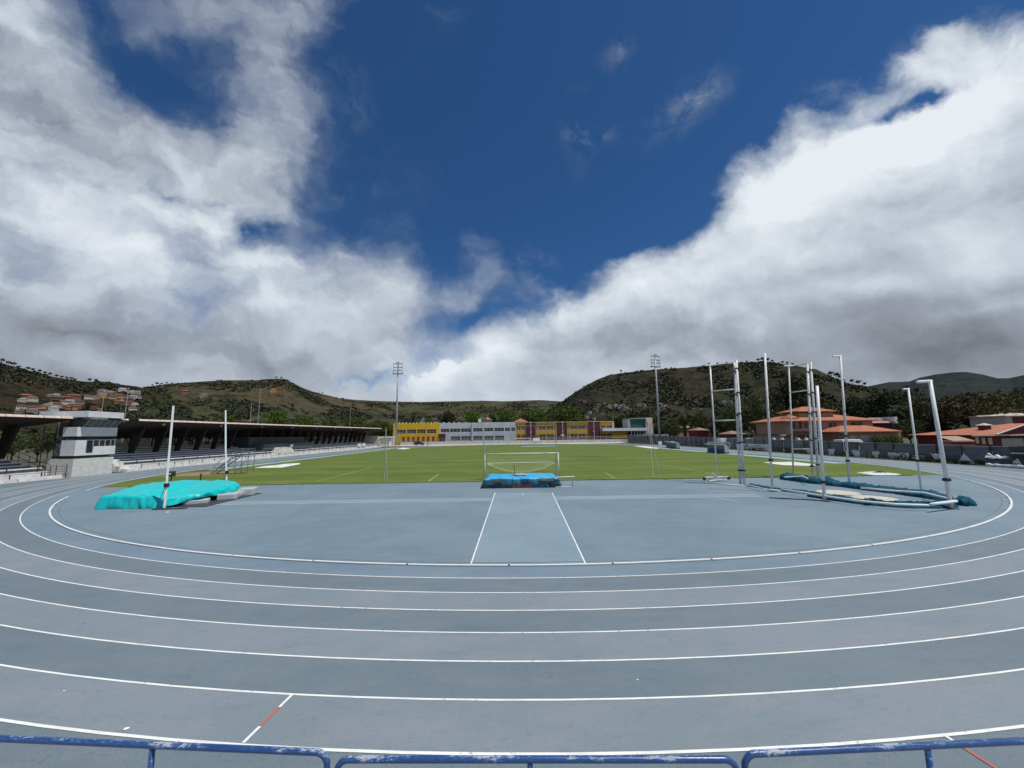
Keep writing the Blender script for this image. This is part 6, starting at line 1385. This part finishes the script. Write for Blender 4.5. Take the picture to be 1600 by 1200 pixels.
# ---------------- hillside villages ----------------
wallc={'white':(.42,.42,.41),'cream':(.29,.24,.18),'ochre':(.34,.20,.08),'terracotta':(.20,.085,.05),'grey':(.19,.19,.185),'yellow':(.44,.37,.18)}  # wall tones lowered so the village looks to lie under cloud shadow
HP={}; M['tiles_shaded']=mat('shaded_clay_tiles',(.17,.065,.038),(.11,.048,.03),.5,.85,rnd=.35)  # roof tile colour darkened and muted for the same cloud shade
def house_proto(wc,rc,label,loc,s,rz,group):
    key=(wc,rc)
    if key in HP: return copy_tree(HP[key],loc,rz,s,label,group)
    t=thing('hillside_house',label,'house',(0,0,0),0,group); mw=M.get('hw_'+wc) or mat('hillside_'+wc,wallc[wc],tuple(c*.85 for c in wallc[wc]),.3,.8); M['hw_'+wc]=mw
    a=MB(); a.box(-6,6,-4,4,-3,5.2); 
    if rc=='flat': a.box(-3.5,5.,-2.5,3.6,5.2,7.6)
    a.build('wall',mw,t)
    if rc=='flat': a=MB(); a.box(-6.2,6.2,-4.2,4.2,5.2,5.5); a.build('roof',M['trim'],t)
    else:
        a=MB(); a.add([(-6.6,-4.7,5.1),(6.6,-4.7,5.1),(6.6,4.7,5.1),(-6.6,4.7,5.1),(-3.5,0,7.4),(3.5,0,7.4)],[(0,1,5,4),(1,2,5),(2,3,4,5),(3,0,4),(0,3,2,1)]); a.build('roof',M['tiles_shaded'],t)
    for x in (-4,-1.2,1.6,4.2): a=MB(); a.box(x-.55,x+.55,-4.06,-4.003,2.6,4.1); a.build('window',M['glass'],t)
    t.location=loc; t.scale=(s,)*3; t.rotation_euler=(0,0,rz); HP[key]=t; return t
rh_=random.Random(51)
LFT=[(35,626,'white','flat'),(50,625,'white','tile'),(40,622,'terracotta','tile'),(33,638,'white','tile'),(45,639,'cream','tile'),(55,638,'cream','tile'),(66,637,'yellow','tile'),(74,636,'cream','flat'),(81,633,'yellow','flat'),(82,640,'white','flat'),(30,645,'grey','tile'),(48,644,'grey','flat'),(62,643,'terracotta','tile'),(72,644,'grey','flat'),
 (78,619,'grey','flat'),(87,619,'white','flat'),(90,625,'terracotta','tile'),(97,623,'terracotta','tile'),(104,624,'terracotta','tile'),(110,621,'terracotta','tile'),(118,622,'terracotta','tile'),(100,630,'white','tile'),(107,630,'white','flat'),(118,627,'cream','tile'),(88,634,'cream','tile'),(96,636,'terracotta','tile'),(104,638,'ochre','tile'),(113,635,'ochre','tile'),(119,639,'ochre','tile'),(126,630,'cream','tile'),
 (137,622,'white','tile'),(143,622,'cream','flat'),(150,621,'cream','tile'),(159,613,'grey','flat'),(158,620,'ochre','flat'),(170,615,'cream','flat'),(178,614,'cream','tile'),(190,611,'white','flat'),(205,614,'white','flat'),(214,614,'cream','flat'),(176,622,'cream','tile'),(185,620,'ochre','tile'),(192,625,'white','tile'),(198,621,'white','tile'),(207,622,'white','flat'),(215,622,'white','tile'),(150,627,'terracotta','tile'),(183,629,'terracotta','tile'),(190,630,'terracotta','tile'),(147,640,'terracotta','tile'),(155,641,'cream','tile'),(200,626,'terracotta','tile'),(209,634,'white','flat'),(206,640,'white','tile'),(213,640,'terracotta','tile'),(239,644,'grey','flat'),(232,645,'white','tile'),(202,632,'cream','tile')]
def zone(x): return 'above the near stand roof' if x<90 else ('above the tower roof' if x<165 else 'between thin masts and palm')
for i,(x,y,wc,rc) in enumerate(LFT):
    P=HILLS['hill_left'][1](x,y+1.5); s=P.length/FP*(rh_.uniform(5.2,8.6))/13; x+=rh_.uniform(-2,2)
    lb='%s %s house in the left hillside village %s'%(wc,'flat-roofed' if rc=='flat' else 'tile-roofed',zone(x)); house_proto(wc,rc,lb,P,s,math.atan2(-P.x,P.y)+rh_.uniform(-.5,.5),'houses of the left hillside village, %s %s %s'%(wc,rc,zone(x)))
RGT=[(908,628,'terracotta','tile',0),(914,629,'cream','tile',0),(936,634,'cream','tile',0),(945,633,'terracotta','tile',0),(952,636,'cream','flat',0),(962,634,'white','flat',0),(969,636,'white','flat',0),(974,634,'white','tile',0),(978,639,'white','flat',0),(983,642,'grey','flat',0),(999,633,'white','tile',0),(1005,634,'cream','flat',0),(1032,633,'white','flat',0),(1036,637,'white','flat',0),(1041,634,'white','tile',0),(921,645,'white','flat',0),(917,653,'cream','flat',0),(927,655,'white','flat',0),(942,648,'white','tile',0),(930,641,'grey','tile',0),(1057,632,'terracotta','tile',0),(1089,630,'cream','flat',0),(1097,632,'terracotta','tile',0),(1131,629,'white','flat',0),(1141,629,'cream','flat',0),(1084,640,'cream','tile',0),(1096,641,'terracotta','tile',0),(1122,656,'terracotta','tile',0)]
def zr_(x): return 'behind the green domed tree' if x<935 else ('behind the araucaria' if x<1020 else ('right of the floodlight mast' if x<1075 else 'beside the first cage gate'))
for (x,y,wc,rc,_) in RGT:
    P=HILLS['hill_right'][1](x,y+1.5); s=P.length/FP*(rh_.uniform(5.5,8))/13
    house_proto(wc,rc,'%s %s house below the right hill %s'%(wc,'flat-roofed' if rc=='flat' else 'tile-roofed',zr_(x)),P,s,math.atan2(-P.x,P.y)+rh_.uniform(-.5,.5),'houses at the foot of the right hill, %s %s %s'%(wc,rc,zr_(x)))
for (x,y,wc,rc,lb) in [(290,614,'terracotta','tile','small terracotta house alone on the plateau slope above the shaggy palm'),(318,619,'grey','flat','long grey shed on the terraces of the plateau slope'),(427,611,'ochre','flat','small ochre house near the top of the plateau slope'),(437,610,'terracotta','tile','small terracotta house near the top of the plateau slope')]:
    P=HILLS['hill_plateau'][1](x,y+1.5); house_proto(wc,rc,lb,P,P.length/FP*8/13,math.atan2(-P.x,P.y),None)
for (x,y,wc,rc,lb) in [(664,650,'white','flat','tiny white house over the yellow building right of its palm'),(678,650,'white','tile','tiny pale house over the joint of yellow and grey buildings')]:
    P=Vector(ay(x,y,300)); P.z-=5; house_proto(wc,rc,lb,P,.45,0,None)
    a=MB()
